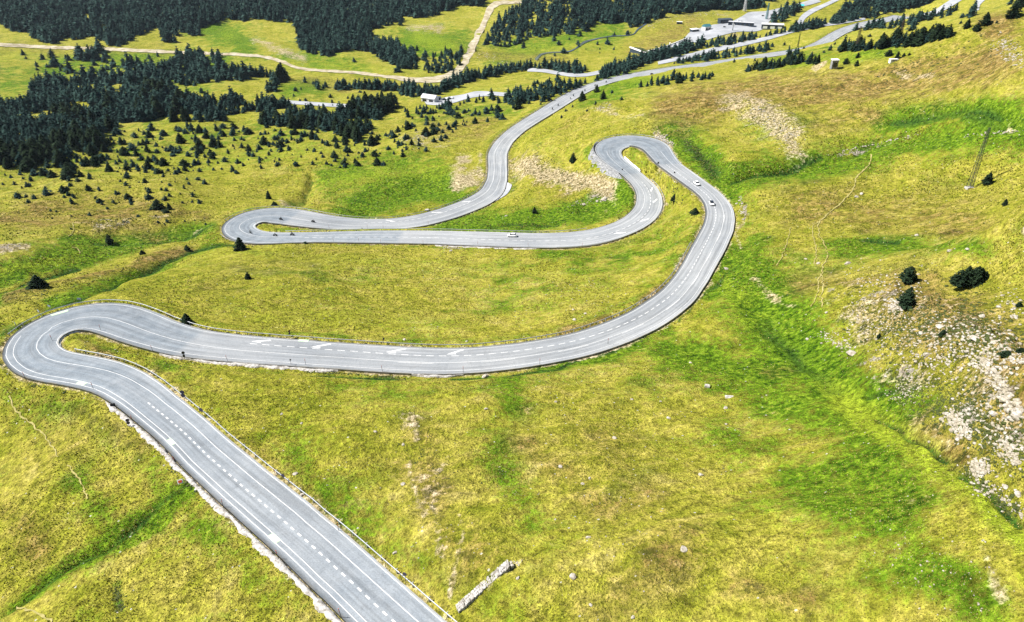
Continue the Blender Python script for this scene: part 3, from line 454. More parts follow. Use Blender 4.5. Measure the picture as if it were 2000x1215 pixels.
# nearest road distance
def road_dist(x, y):
    x = np.asarray(x, float).ravel(); y = np.asarray(y, float).ravel(); N = len(x)
    best = np.full(N, 1e9); bz = np.zeros(N); bs = np.zeros(N); bl = np.zeros(N)
    for i in range(0, N, 30000):
        X = x[i:i + 30000, None]; Y = y[i:i + 30000, None]
        D = np.hypot(X - RC[None, :, 0], Y - RC[None, :, 1]) - RH[None]
        j = D.argmin(1)
        dx = x[i:i + 30000] - RC[j, 0]; dy = y[i:i + 30000] - RC[j, 1]
        al = np.clip(dx * RT[j, 0] + dy * RT[j, 1], -3, 3)
        s = np.clip(RS[j] + al, 0, RS[-1])
        c, n, h = road_at(s)
        lat = (x[i:i + 30000] - c[:, 0]) * n[:, 0] + (y[i:i + 30000] - c[:, 1]) * n[:, 1]
        d = np.hypot(x[i:i + 30000] - c[:, 0], y[i:i + 30000] - c[:, 1]) - h
        best[i:i + 30000] = d; bz[i:i + 30000] = c[:, 2]; bs[i:i + 30000] = s; bl[i:i + 30000] = lat
    return best, bz, bs, bl
near = (gx > -260) & (gx < 800) & (gy < 1450)
RD = np.full(gx.shape, 400.0); RZ = np.zeros(gx.shape)
RD[near], RZ[near], _, _ = road_dist(gx[near], gy[near])
RD = RD.reshape(NR, NA); RZ = RZ.reshape(NR, NA)

# cover masks, laid on the land along surveyed strips (kind, strip, reach, strength)
PXg, PYg = project(gx, gy, GZ.ravel())
wx = 14 * fbm(gx, gy, 22, 3, 11) * np.clip(220 / np.hypot(gx, gy), 0.15, 1.6); wy = 9 * fbm(gx, gy, 22, 3, 12) * np.clip(220 / np.hypot(gx, gy), 0.15, 1.6)
PXw = PXg + wx; PYw = PYg + wy
inview = (PXg > -150) & (PXg < 2150) & (PYg > -120) & (PYg < 1400)
iv = np.where(inview)[0]; ax_, ay_ = PXw[iv], PYw[iv]
def strip(poly, reach):
    P = np.array(poly, float)
    m = (ax_ > P[:, 0].min() - 2.2 * reach) & (ax_ < P[:, 0].max() + 2.2 * reach) & (ay_ > P[:, 1].min() - 2.2 * reach) & (ay_ < P[:, 1].max() + 2.2 * reach)
    k = np.where(m)[0]; X, Y = ax_[k], ay_[k]
    d = np.full(len(k), 1e9)
    if len(P) == 1: d = np.hypot(X - P[0, 0], (Y - P[0, 1]) * 1.5)
    for a, b in zip(P[:-1], P[1:]):
        ab = b - a; L2 = (ab ** 2).sum() + 1e-9
        t = np.clip(((X - a[0]) * ab[0] + (Y - a[1]) * ab[1]) / L2, 0, 1)
        d = np.minimum(d, np.hypot(X - a[0] - t * ab[0], (Y - a[1] - t * ab[1]) * 1.15))
    return iv[k], np.exp(-(d / reach) ** 2 * 1.1)
MASK = {k: np.zeros(len(gx), np.float32) for k in ('lush', 'soil', 'dry', 'rock', 'sedge', 'lime')}
COVER = [
 ('lush', [(1420,520),(1500,600),(1560,680),(1640,745),(1730,800)], 85, 1.2), ('lush', [(1470,470),(1480,600)], 40, .7), ('lush', [(1340,690),(1540,760),(1700,850)], 75, .8),
 ('lush', [(1000,750),(960,890),(1020,1000)], 42, .5), ('lush', [(1060,705),(1180,690),(1310,645)], 26, .75), ('lush', [(560,840),(640,1000),(720,1060)], 45, .5), ('lush', [(600,780),(760,760)], 40, .45),
 ('lush', [(360,965),(290,1020)], 26, 1.0), ('lush', [(350,975),(240,1045),(120,1120),(0,1200)], 28, .6), ('lush', [(140,960),(190,1010)], 36, .5), ('lush', [(1690,870),(1750,1100)], 90, .8), ('lush', [(1560,930),(1640,1010)], 70, .65),('lush', [(1780,1110),(1900,1190)], 70, .7), ('lush', [(1400,850),(1560,900)], 60, .4), ('sedge', [(1500,640),(1580,720),(1640,740)], 26, .5), ('lush', [(1180,960),(1250,930)], 30, .35),
 ('lush', [(1330,265),(1390,330),(1425,360)], 40, 1.1), ('lush', [(1730,245),(1850,220),(1990,240)], 38, 1.0), ('lush', [(1430,350),(1600,330),(1750,280),(1990,265)], 44, 1.0), ('sedge', [(1750,245),(1850,235),(1960,240)], 16, .55), ('lush', [(1500,350),(1680,320)], 40, .5), ('lush', [(1620,480),(1780,480),(1900,500)], 24, .6),
 ('lush', [(870,430),(1000,436),(1120,422),(1230,390)], 34, 1.15), ('lush', [(1210,360)], 30, .6), ('lush', [(700,405),(830,360),(885,385)], 50, 1.0), ('lush', [(640,345),(760,325),(860,320)], 34, .6), ('lush', [(1060,480),(1180,505),(1340,480)], 22, .5), ('lush', [(1130,520),(1330,450)], 30, .35),
 ('lush', [(0,540),(120,500),(260,470),(420,440)], 20, .8), ('lush', [(0,590),(80,555)], 16, .9), ('lush', [(100,595),(230,548),(330,505),(430,470)], 16, 1.0), ('lush', [(130,478),(330,452),(400,440)], 14, .7), ('lush', [(330,560),(620,540),(700,610)], 50, .25),
 ('lush', [(0,170),(60,150)], 40, .45), ('lush', [(100,130),(230,120),(430,125)], 26, .7), ('lush', [(400,50),(440,70),(480,90)], 34, .8), ('lush', [(560,110),(700,135)], 24, .6), ('lush', [(800,80),(900,90)], 36, .85), ('lush', [(980,100),(1040,90),(1190,60)], 40, .6), ('lush', [(620,175),(560,180)], 26, .6), ('lush', [(700,240),(500,260),(300,250)], 40, .3), ('lush', [(1180,165),(1250,160)], 22, .7), ('lush', [(1130,200),(1200,180)], 20, .6), ('lush', [(1500,125),(1620,110),(1750,105)], 14, .6), ('lush', [(0,320),(120,320)], 30, .35),('lush', [(1450,240),(1650,245)], 25, .25),('lush', [(820,230),(1000,215)], 30, .3),
 ('lime', [(1640,760),(1760,850),(1880,950),(1990,1060)], 46, .95), ('lime', [(1400,540),(1470,620)], 40, .4), ('lime', [(1600,740),(1680,745)], 22, .5), ('lime', [(340,1000)], 18, .5), ('lime', [(500,620),(900,640)], 40, .35), ('lime', [(450,70)], 26, .5), ('lime', [(600,300),(450,290)], 30, .4), ('lime', [(0,530),(150,495)], 8, .6),('lime', [(1420,1000),(1560,900)], 60, .25), ('lush', [(0,140),(400,150)], 60, .3), ('lush', [(200,300),(600,290)], 50, .25), ('lime', [(0,110),(430,120)], 20, .35), ('lime', [(560,130),(850,140)], 22, .4), ('lime', [(650,190),(980,175)], 20, .35), ('lime', [(820,75),(900,95)], 25, .6), ('lime', [(300,320),(600,300),(700,280)], 30, .4), ('lime', [(650,350),(880,330)], 30, .5), ('lime', [(1000,100),(1200,90)], 20, .4), ('lime', [(1150,165),(1300,155)], 18, .6), ('lime', [(400,500),(900,520),(1150,540)], 34, .35), ('lime', [(1500,125),(1780,108)], 14, .5), ('lime', [(1650,470),(1800,400)], 40, .25), ('lime', [(1000,600),(1200,560)], 40, .35),
 ('dry', [(150,400),(400,420),(460,440)], 20, .5), ('dry', [(0,430),(180,440)], 26, .6), ('soil', [(120,445),(190,440),(330,425)], 5, .55), ('dry', [(430,870),(560,990),(700,1100)], 10, .55), ('lush', [(1500,1000),(1800,1000)], 70, .3), ('lush', [(1650,1050),(1760,1150)], 60, .4), ('dry', [(1000,850),(1180,1000)], 50, .5), ('dry', [(1420,1150),(1560,1180)], 50, .5), ('dry', [(20,1000),(60,1080)], 50, .5), ('dry', [(150,820),(260,900)], 30, .5),
 ('sedge', [(365,955),(330,975),(240,1040),(190,1080),(120,1118),(60,1160),(0,1200)], 7, .62), ('sedge', [(390,945),(420,975)], 16, .9), ('sedge', [(225,1150),(240,1200)], 20, .6), ('sedge', [(340,905),(400,960),(500,1070)], 8, .7), ('sedge', [(0,575),(70,535),(150,510)], 6, .9), ('sedge', [(80,605),(160,580),(240,550),(300,515),(350,495),(430,468)], 6, .9), ('sedge', [(180,475),(330,470),(420,440)], 4, .7), ('sedge', [(1340,275),(1395,335)], 20, .65), ('sedge', [(1740,235),(1860,213),(1960,225)], 11, .8), ('sedge', [(1430,352),(1560,322),(1610,305)], 5, .9), ('sedge', [(1680,290),(1730,262)], 5, .6), ('sedge', [(600,725),(700,728),(790,740)], 6, 1.0), ('sedge', [(880,735),(1100,710),(1270,655)], 6, .9), ('sedge', [(1510,655),(1570,705)], 16, .6), ('sedge', [(1700,752),(1780,750)], 10, .7), ('sedge', [(1720,800),(1790,850),(1850,890)], 8, .7), ('sedge', [(1880,920),(1990,1010)], 14, .75), ('sedge', [(10,690),(0,720),(60,748),(190,765),(220,790)], 7, .9), ('sedge', [(0,650),(60,640)], 14, .7), ('sedge', [(880,440),(1000,445),(1100,448)], 5, .7), ('sedge', [(610,345),(590,375),(560,385)], 5, .6), ('sedge', [(660,390),(710,405)], 4, .7), ('sedge', [(1680,478),(1760,475)], 5, .8), ('sedge', [(340,455),(480,430)], 4, .5), ('sedge', [(1160,500),(1220,505)], 8, .5), ('sedge', [(1335,620),(1450,520)], 5, .7),('sedge', [(440,470),(470,480)], 6, .7), ('sedge', [(1310,330),(1330,390)], 10, .4),
 ('soil', [(806,815),(812,900),(826,960),(828,1010)], 12, .52), ('soil', [(846,990),(850,1080)], 10, .5), ('soil', [(885,1010),(893,1060),(872,1145)], 8, .6), ('soil', [(870,930),(880,900)], 12, .42), ('soil', [(790,840),(850,960),(870,1100)], 42, .30), ('soil', [(930,1140)], 18, .45), ('soil', [(1010,325),(1080,345),(1180,378)], 30, .8), ('soil', [(905,315),(895,360),(935,345)], 22, .8), ('soil', [(940,300),(935,370)], 8, .6), ('soil', [(1430,205),(1530,245),(1550,295)], 36, .72), ('soil', [(1650,600),(1720,650),(1850,640),(1985,690)], 75, .46), ('soil', [(1880,760),(1990,900)], 55, .46), ('soil', [(1760,800),(1850,860)], 22, .5), ('soil', [(1690,720),(1780,740)], 40, .4), ('soil', [(790,280),(860,282)], 18, .5), ('soil', [(1165,215),(1250,230)], 14, .5), ('soil', [(1290,268),(1310,280)], 12, .9), ('soil', [(500,80),(530,95),(590,115)], 15, .6), ('soil', [(800,55),(860,55)], 16, .55), ('soil', [(1480,555),(1550,605)], 12, .55), ('soil', [(1448,410),(1440,475)], 7, .6), ('soil', [(1760,148),(1830,152)], 12, .6), ('soil', [(0,498),(60,494)], 9, .8), ('soil', [(190,447),(270,430)], 10, .5), ('soil', [(1905,1085),(1935,1170)], 22, .5), ('soil', [(550,385),(570,390)], 8, .6), ('soil', [(1320,590),(1360,580)], 7, .5), ('soil', [(1270,345),(1300,385)], 5, .7), ('soil', [(430,425),(445,415)], 8, .5), ('soil', [(380,450),(430,430)], 3, .5), ('soil', [(1980,245)], 16, .5), ('soil', [(1610,125),(1590,130)], 8, .7), ('soil', [(1420,70),(1470,68)], 12, .5), ('soil', [(1450,25),(1400,28)], 8, .4), ('soil', [(270,25)], 2, .1), ('soil', [(1880,372)], 7, .5), ('soil', [(880,1180),(1000,1105)], 12, .4), ('soil', [(1985,460)], 12, .9), ('soil', [(1140,745),(1100,720)], 5, .3), ('soil', [(1455,130),(1490,128)], 3, .4),
 ('soil', [(400,610),(560,640)], 5, .25), ('soil', [(470,880),(660,1040),(820,1170)], 8, .35), ('soil', [(470,990),(600,1130),(640,1190)], 10, .45),
 ('dry', [(1320,215),(1500,180),(1700,170),(1950,120)], 60, .75), ('dry', [(1950,60)], 60, .8), ('dry', [(1600,250),(1700,220)], 40, .5), ('dry', [(1780,620),(1950,700),(1960,830)], 110, .85), ('dry', [(1780,830),(1870,900)], 40, .9), ('dry', [(1560,400),(1900,430)], 70, .5), ('dry', [(1560,560),(1700,560)], 40, .5), ('dry', [(60,410),(300,430)], 50, .55), ('dry', [(20,590),(200,530),(380,480)], 16, .7), ('dry', [(820,880),(900,1100)], 80, .45), ('dry', [(1150,860),(1300,1100),(1150,1180)], 110, .4), ('dry', [(1620,1100)], 80, .3), ('dry', [(60,900),(140,860)], 60, .4), ('dry', [(1380,470),(1320,560),(1230,625),(1100,668)], 12, .8), ('dry', [(900,100),(1100,120)], 30, .4), ('dry', [(850,260),(950,250)], 40, .45), ('dry', [(1000,320),(1100,360)], 40, .5), ('dry', [(450,840),(700,1050)], 16, .4), ('dry', [(1250,100),(1350,50)], 40, .5), ('dry', [(540,150),(700,180),(760,175)], 20, .4), ('dry', [(180,215),(330,100),(0,95)], 20, .3), ('dry', [(400,560),(700,490)], 40, .3), ('dry', [(1500,720),(1560,720)], 20, .3), ('dry', [(1180,500),(1300,420)], 30, .2), ('dry', [(230,710),(170,665)], 14, .5), ('dry', [(300,720),(400,790)], 14, .3),('dry', [(1150,230),(1100,250)], 20, .4),
 ('rock', [(1650,600),(1700,640),(1760,600),(1800,590)], 55, .46), ('rock', [(1745,605)], 18, .6), ('rock', [(1800,650),(1900,670),(1990,720)], 70, .47), ('rock', [(1700,700),(1800,740)], 45, .38), ('rock', [(1880,800),(1990,900)], 55, .42), ('rock', [(1920,720),(1960,760),(1990,810)], 26, .52), ('rock', [(1860,815),(1885,850)], 20, .72), ('rock', [(1912,914)], 16, .8), ('rock', [(1960,860),(1990,960)], 30, .45), ('rock', [(1640,650),(1680,640)], 24, .35), ('rock', [(1960,90),(1990,110)], 40, .32), ('rock', [(1470,215),(1540,240),(1540,280)], 26, .36), ('rock', [(1040,320),(1110,350)], 24, .25), ('rock', [(1165,212),(1190,205)], 10, .5), ('rock', [(1290,268)], 12, .5), ('rock', [(1120,400),(1190,385)], 10, .5), ('rock', [(860,482),(910,483)], 3, .9), ('rock', [(1300,340),(1370,385)], 6, .6), ('rock', [(1450,390),(1445,420)], 6, .6), ('rock', [(1610,305),(1750,270),(1800,262)], 3, .6), ('rock', [(1880,268),(1990,255)], 4, .6), ('rock', [(990,300),(995,370)], 8, .4), ('rock', [(780,260),(800,300)], 18, .35), ('rock', [(190,443),(260,432)], 8, .5), ('rock', [(550,390)], 8, .5), ('rock', [(0,497),(50,492)], 7, .8), ('rock', [(930,105),(1000,125)], 16, .35), ('rock', [(1255,55),(1300,35),(1400,20)], 10, .45), ('rock', [(650,55),(700,30)], 10, .4), ('rock', [(1900,560),(1990,600)], 30, .3), ('rock', [(1000,1105)], 8, .5),
]
for kind, poly, reach, st in COVER:
    k, w = strip(poly, reach)
    MASK[kind][k] = np.maximum(MASK[kind][k], w * st)
_rd = RD.ravel(); _sh = np.exp(-(np.maximum(_rd, 0) / 1.7) ** 2).astype(np.float32)
MASK['soil'] = np.maximum(MASK['soil'], _sh * .62)
MASK['lush'] = np.maximum(MASK['lush'], (np.exp(-((_rd - 4.5) / 2.5) ** 2) * .30).astype(np.float32))
# rough relief: gullies carved, rocky ground broken up, pasture gently lumpy
dist = np.hypot(gx, gy)
rough = np.clip(RD.ravel() / 14 - 0.1, 0, 1)
rel = 1.7 * fbm(gx, gy, 38, 4, 21) + 0.30 * fbm(gx, gy, 7.5, 3, 31) + 0.9 * (0.35 - np.abs(fbm(gx, gy, 55, 3, 61)))
rel += 0.16 * np.sin(GZ.ravel() * 2.1 + 2.5 * fbm(gx, gy, 30, 2, 71)) * np.clip(fbm(gx, gy, 60, 2, 72) + .3, 0, 1)
rel += 3.2 * fbm(gx, gy, 120, 3, 41) * np.clip((dist - 150) / 300, 0, 1)
rk_ = MASK['rock'] + 0.5 * MASK['dry'] * (MASK['rock'] > 0.05)
rel += np.clip(rk_, 0, 1) * (1.5 * np.abs(fbm(gx, gy, 7, 4, 51, 0.6)))
rel -= 1.1 * MASK['sedge'] - 0.3
for poly, reach, dep in (([(0,545),(150,505),(260,477),(420,447)], 28, 3.2), ([(80,605),(240,550),(330,506),(430,468)], 18, 2.2), ([(1480,600),(1570,690),(1720,795),(1850,890),(1990,1010)], 45, 1.4), ([(1430,352),(1600,320),(1750,270),(1990,250)], 12, 3.5), ([(1740,235),(1860,212),(1990,228)], 10, 3.0), ([(1345,272),(1400,340)], 22, 4.0), ([(720,405),(830,365),(885,385)], 34, 3.0), ([(610,345),(590,378),(555,395)], 9, 2.5), ([(690,395),(720,408)], 8, 1.5), ([(345,975),(240,1045),(120,1120),(0,1200)], 18, 0.35),
        ([(1770,640),(1900,690),(1960,780)], 80, -4.5), ([(120,455),(330,430)], 16, -1.5), ([(20,590),(200,535),(330,495)], 14, -1.3), ([(500,330),(640,310)], 40, -3.0), ([(150,380),(330,370)], 50, -3.5), ([(640,350),(760,330)], 16, -2.0), ([(950,270),(860,275),(800,285)], 22, -3.0), ([(1460,215),(1540,240)], 26, -3.0), ([(1620,130)], 22, -2.0)):
    k_, w_ = strip(poly, reach); rel[k_] -= w_ * dep
GZ += (rel * rough * np.clip(dist / 60, 0.3, 1)).reshape(NR, NA)
# the land is graded to the carriageway
w_ = np.clip((RD - 0.6) / (7.5 + 0.012 * dist.reshape(NR, NA)), 0, 1); w_ = w_ * w_ * (3 - 2 * w_)
dip = np.where(RD < 0.9, 0.30 + 0.0012 * dist.reshape(NR, NA), 0.14)
GZ = np.where(RD < 60, GZ * w_ + (RZ - dip) * (1 - w_), GZ)

def zg(x, y):
    """height of the ground sheet"""
    x = np.asarray(x, float); y = np.asarray(y, float)
    r = np.maximum(np.hypot(x, y), 22.01); a = np.arctan2(x, y)
    fi = np.clip(np.log(r / 22.0) / math.log(4000 / 22.0) * (NR - 1), 0, NR - 1.001)
    fj = np.clip((a - AZ[0]) / (AZ[-1] - AZ[0]) * (NA - 1), 0, NA - 1.001)
    i = fi.astype(int); j = fj.astype(int); u = fi - i; v = fj - j
    return (GZ[i, j] * (1 - u) + GZ[i + 1, j] * u) * (1 - v) + (GZ[i, j + 1] * (1 - u) + GZ[i + 1, j + 1] * u) * v

def spot(px, py):
    """where a sight line of the survey meets the ground"""
    d = rays(np.atleast_1d(px), np.atleast_1d(py))
    out = np.zeros((len(d), 3))
    hr = np.hypot(d[:, 0], d[:, 1]); ux, uy, s = d[:, 0] / hr, d[:, 1] / hr, d[:, 2] / hr
    for i in range(len(d)):
        g = zg(ux[i] * RR, uy[i] * RR) - (CAMZ + s[i] * RR)
        k = np.where(g > 0)[0]; k = k[k > 0]
        if len(k):
            k = k[0]; f = -g[k - 1] / (g[k] - g[k - 1]); r = RR[k - 1] + f * (RR[k] - RR[k - 1])
        else: r = RR[-1] * 0.8
        x, y = ux[i] * r, uy[i] * r
        out[i] = (x, y, float(zg(x, y)))
    return out

idx = np.arange(NR * NA).reshape(NR, NA)
F = np.stack([idx[:-1, :-1].ravel(), idx[:-1, 1:].ravel(), idx[1:, 1:].ravel(), idx[1:, :-1].ravel()], 1)[:, ::-1]
ground = mesh_np("ground", np.stack([gx, gy, GZ.ravel()], 1), F, M['ground'], smooth=True)
tag(ground, "yellow green alpine pasture falling to a wooded valley floor", "ground", kind="structure")
for nm, ks in (("cover_a", ('lush', 'soil', 'dry')), ("cover_b", ('rock', 'sedge', 'lime'))):
    at = ground.data.attributes.new(nm, 'FLOAT_COLOR', 'POINT')
    at.data.foreach_set("color", np.stack([MASK[k] for k in ks] + [np.ones(len(gx), np.float32)], 1).astype(np.float32).ravel())

# ---------------------------------------------------------------- carriageway
n_s = int(RS[-1] / 2.0)
S = np.linspace(0, RS[-1], n_s)
FR = np.linspace(0, 1, 11)
Vr = np.stack([road_pt(S, np.full(n_s, f)) for f in FR], 1)
Vr[:, :, 2] += 0.05
ii = np.arange(n_s * 11).reshape(n_s, 11)
Fr = np.stack([ii[:-1, :-1].ravel(), ii[:-1, 1:].ravel(), ii[1:, 1:].ravel(), ii[1:, :-1].ravel()], 1)[:, ::-1]
# skirts so the pavement has a visible edge
e0 = len(Vr.reshape(-1, 3))
skl = Vr[:, 0].copy(); skl[:, 2] -= 0.6; skr = Vr[:, -1].copy(); skr[:, 2] -= 0.6
Vall = np.concatenate([Vr.reshape(-1, 3), skl, skr])
k = np.arange(n_s - 1)
Fs = np.concatenate([np.stack([ii[:-1, 0], ii[1:, 0], e0 + k + 1, e0 + k], 1), np.stack([ii[1:, -1], ii[:-1, -1], e0 + n_s + k, e0 + n_s + k + 1], 1)])
road = mesh_np("road", Vall, np.concatenate([Fr, Fs]), M['asphalt'], smooth=False)
tag(road, "grey winding mountain road with three lanes and tight hairpins", "road", kind="structure")

def s_of(px, py):
    """chainage of the road point nearest to a surveyed spot"""
    X, Y = project(RC[:, 0], RC[:, 1], RC[:, 2])
    return X, Y
_PX, _PY = project(RC[:, 0], RC[:, 1], RC[:, 2])
def chain(px, py, lo=0, hi=1e9):
    m = (RS >= lo) & (RS <= hi)
    d = np.hypot(_PX - px, _PY - py); d[~m] = 1e9
    return float(RS[d.argmin()])
H1 = chain(55, 690, 60, 420); H2 = chain(1225, 275, 480, 660); H3 = chain(470, 440, 800, 1000)
S_JOIN0 = chain(715, 1085, 0, 200)
S_J1 = chain(372, 680, H1, H1 + 250)
J3 = chain(570, 428, H3, H3 + 250)
la = np.zeros((len(Vall), 4), np.float32)
la[:e0, 0] = np.tile(FR, n_s); la[e0:, 0] = 0.02; la[:, 3] = 1
wv = np.zeros(n_s)
wv[S < S_J1] = 0.75
wv[(S > S_JOIN0) & (S < S_JOIN0 + 90)] = 0.55
for hc, a, b in ((H2, 55, 55), (H3, 90, J3 - H3)):
    wv[(S > hc - a) & (S < hc + b)] = np.maximum(wv[(S > hc - a) & (S < hc + b)], 0.7)
wv = np.where((S > 40), wv, wv)
wv2 = np.repeat(wv[:, None], 11, 1); 
for hc in (H1, H2, H3):
    g_ = np.exp(-((S - hc) / 45.0) ** 2)
    wv2 += g_[:, None] * 0.8 * (np.exp(-((FR - 0.33) / 0.1) ** 2) + np.exp(-((FR - 0.68) / 0.1) ** 2))[None]
la[:e0, 1] = np.clip(wv2, 0, 1.3).ravel(); la[e0:, 1] = 0.3; la[:e0, 2] = np.repeat(S / 100, 11)
at = road.data.attributes.new("lane", 'FLOAT_COLOR', 'POINT'); at.data.foreach_set("color", la.ravel())

# painted lines: one mesh, child of the road
PV, PF, GVv, GFf = [], [], [], []
def stripe(s0, s1, fr, w, dz=0.058, fr1=None, V=PV, F=PF, step=1.5):
    """a painted band between chainages, fr may be a number or a function of s"""
    if s1 <= s0: return
    n = max(2, int((s1 - s0) / step) + 1)
    s = np.linspace(s0, s1, n)
    f = np.array([fr(q) for q in s]) if callable(fr) else np.full(n, fr)
    c, nn, h = road_at(s)
    off = (1 - 2 * f) * h
    b = sum(len(v) for v in V)
    P = np.concatenate([np.stack([c[:, 0] + nn[:, 0] * (off + sg * w / 2), c[:, 1] + nn[:, 1] * (off + sg * w / 2), c[:, 2] + dz], 1) for sg in (1, -1)])
    V.append(P)
    k = np.arange(n - 1)
    F.append(np.stack([b + k, b + n + k, b + n + k + 1, b + k + 1], 1))
E_ = RS[-1]
def prof(pts):
    xs = [p[0] for p in pts]; ys = [p[1] for p in pts]
    return lambda s: float(np.interp(s, xs, ys))
A2 = chain(480, 682, H1, H1 + 300); A3 = chain(1300, 322, 400, H2)          # second three-lane stretch
B1 = chain(1258, 345, H2, H2 + 200); B2 = chain(586, 462, H2 + 200, H3); Cc = chain(712, 437, H3, H3 + 300)
D0 = chain(282, 788, 0, H1)
fL = prof([(0, .115), (D0, .115), (H1, .07), (S_J1, .06), (A2, .06), (A3 - 150, .09), (A3, .09), (H2, .06), (B1, .12), (B2, .12), (H3, .10), (Cc, .08), (E_, .08)])
fR = prof([(0, .955), (D0, .955), (H1, .97), (S_J1, .88), (A2, .88), (A3 - 150, .90), (A3, .93), (H2, .95), (B1, .96), (B2, .93), (H3, .95), (Cc, .92), (E_, .90)])
stripe(0, E_, fL, 0.115); stripe(0, E_, fR, 0.12)
stripe(0, chain(62, 625, H1 - 10, H1 + 200), prof([(0, .205), (D0, .205), (D0 + 60, .19), (H1, .16), (H1 + 120, .1)]), 0.11)
# solid divider running the whole way
fD = prof([(0, .715), (D0, .70), (D0 + 60, .58), (H1, .54), (S_J1, .53), (A2, .57), (A2 + 60, .58), (A3 - 150, .64), (A3, .62), (H2 - 20, .55), (H2, .52), (B1 - 25, .56), (B1, .68), (B2 - 40, .70), (B2 + 20, .58), (H3, .52), (J3, .55), (Cc, .66), (E_, .64)])
stripe(0, H2 - 30, fD, 0.12); stripe(H2 + 22, E_, fD, 0.13)
# short centre line inside, the climbing lane's dashes
def dashes(s0, s1, fr, w, on, off):
    s = s0
    while s + on < s1:
        stripe(s, s + on, fr, w, step=1.0); s += on + off
dashes(0, D0, .475, 0.28, 1.0, 1.15)
dashes(A2, A3, prof([(A2, .30), (A3 - 150, .37), (A3, .36)]), 0.22, 2.0, 1.35)
dashes(B1, B2, prof([(B1, .44), (B2, .46)]), 0.22, 2.0, 1.5)
dashes(Cc, chain(925, 385, Cc, Cc + 300), .36, 0.22, 2.0, 1.5)
stripe(chain(925, 385, Cc, Cc + 300), E_, .34, 0.16)
dashes(A2 + 40, A3 - 60, prof([(A2, .595), (A3 - 150, .655), (A3, .64)]), 0.14, 9, 12)
# merging arrows: shaft slanting across the lane with a head
def arrow(s, fa, fb, flip=1):
    b = sum(len(v) for v in PV)
    def q(ds, f): return road_pt(s + ds * flip, f, 0.060)
    pts = [q(0, fb), q(1.7, fb + (fa - fb) * .16 - .05), q(1.6, fb + (fa - fb) * .36 - .008), q(4.6, fa), q(5.1, fa + .035), q(2.3, fb + (fa - fb) * .42 + .028), q(2.8, fb + (fa - fb) * .36 + .07)]
    PV.append(np.array(pts)); PF_tri.append(np.array([[b, b + 1, b + 2], [b, b + 2, b + 5], [b, b + 5, b + 6]])); PF.append(np.array([[b + 2, b + 3, b + 4, b + 5]]))
PF_tri = []
for px, py, lo, hi in ((606, 681, H1, H2), (737, 690, H1, H2), (863, 695, H1, H2)):
    arrow(chain(px, py, lo, hi), .07, .27)
arrow(chain(487, 672, H1, H2), .10, .22)
for px, py in ((1280, 372), (1275, 400), (1245, 432), (1190, 466), (1250, 440)):
    if (px, py) == (1250, 440): continue
    arrow(chain(px, py, H2, H3), .18, .36, -1)
for px, py in ((925, 388), (872, 412), (778, 432)):
    arrow(chain(px, py, H3, E_), .12, .33, -1)
stripe(chain(545, 1066, 0, 120), chain(560, 1080, 0, 120) + 0, .16, 1.2, 0.056, V=GVv, F=GFf)
for px, py in ((553, 1083), (350, 890), (185, 750), (118, 655), (575, 668)):
    s = chain(px, py, 0, H2); stripe(s, s + 2.6, .16 if s < H1 else .10 if s < H1 + 60 else .035, 1.1, 0.056, V=GVv, F=GFf)
def _up(V, F):
    a, b, c = V[F[:, 0]], V[F[:, 1]], V[F[:, 2]]
    z = np.cross(b - a, c - a)[:, 2]; F = F.copy(); F[z < 0] = F[z < 0][:, ::-1]; return F
_PVc = np.concatenate(PV)
lines = mesh_np("lane_markings", np.concatenate(PV), [_up(_PVc, np.concatenate(PF)), _up(_PVc, np.concatenate(PF_tri))], M['paint'], parent=road)
if GVv: mesh_np("painted_patch", np.concatenate(GVv), np.concatenate(GFf)[:, ::-1], M['green_paint'], parent=road)

# ---------------------------------------------------------------- sheets that lie on the land: valley roads, car park, track, paths, stream
def smooth_px(poly, n=None, hw=None):
    P = np.array(poly, float); s = np.r_[0, np.cumsum(np.hypot(*np.diff(P[:, :2], axis=0).T))]
    n = n or max(12, int(s[-1] / 6)); t = np.linspace(0, s[-1], n)
    m = np.zeros_like(P); m[1:-1] = (P[2:] - P[:-2]) / (s[2:] - s[:-2])[:, None]; m[0] = (P[1] - P[0]) / (s[1] - s[0]); m[-1] = (P[-1] - P[-2]) / (s[-1] - s[-2])
    k = np.clip(np.searchsorted(s, t) - 1, 0, len(P) - 2); h = (s[k + 1] - s[k]); u = (t - s[k]) / h
    u_ = u[:, None]; h_ = h[:, None]
    return (2 * u_**3 - 3 * u_**2 + 1) * P[k] + (u_**3 - 2 * u_**2 + u_) * h_ * m[k] + (-2 * u_**3 + 3 * u_**2) * P[k + 1] + (u_**3 - u_**2) * h_ * m[k + 1]

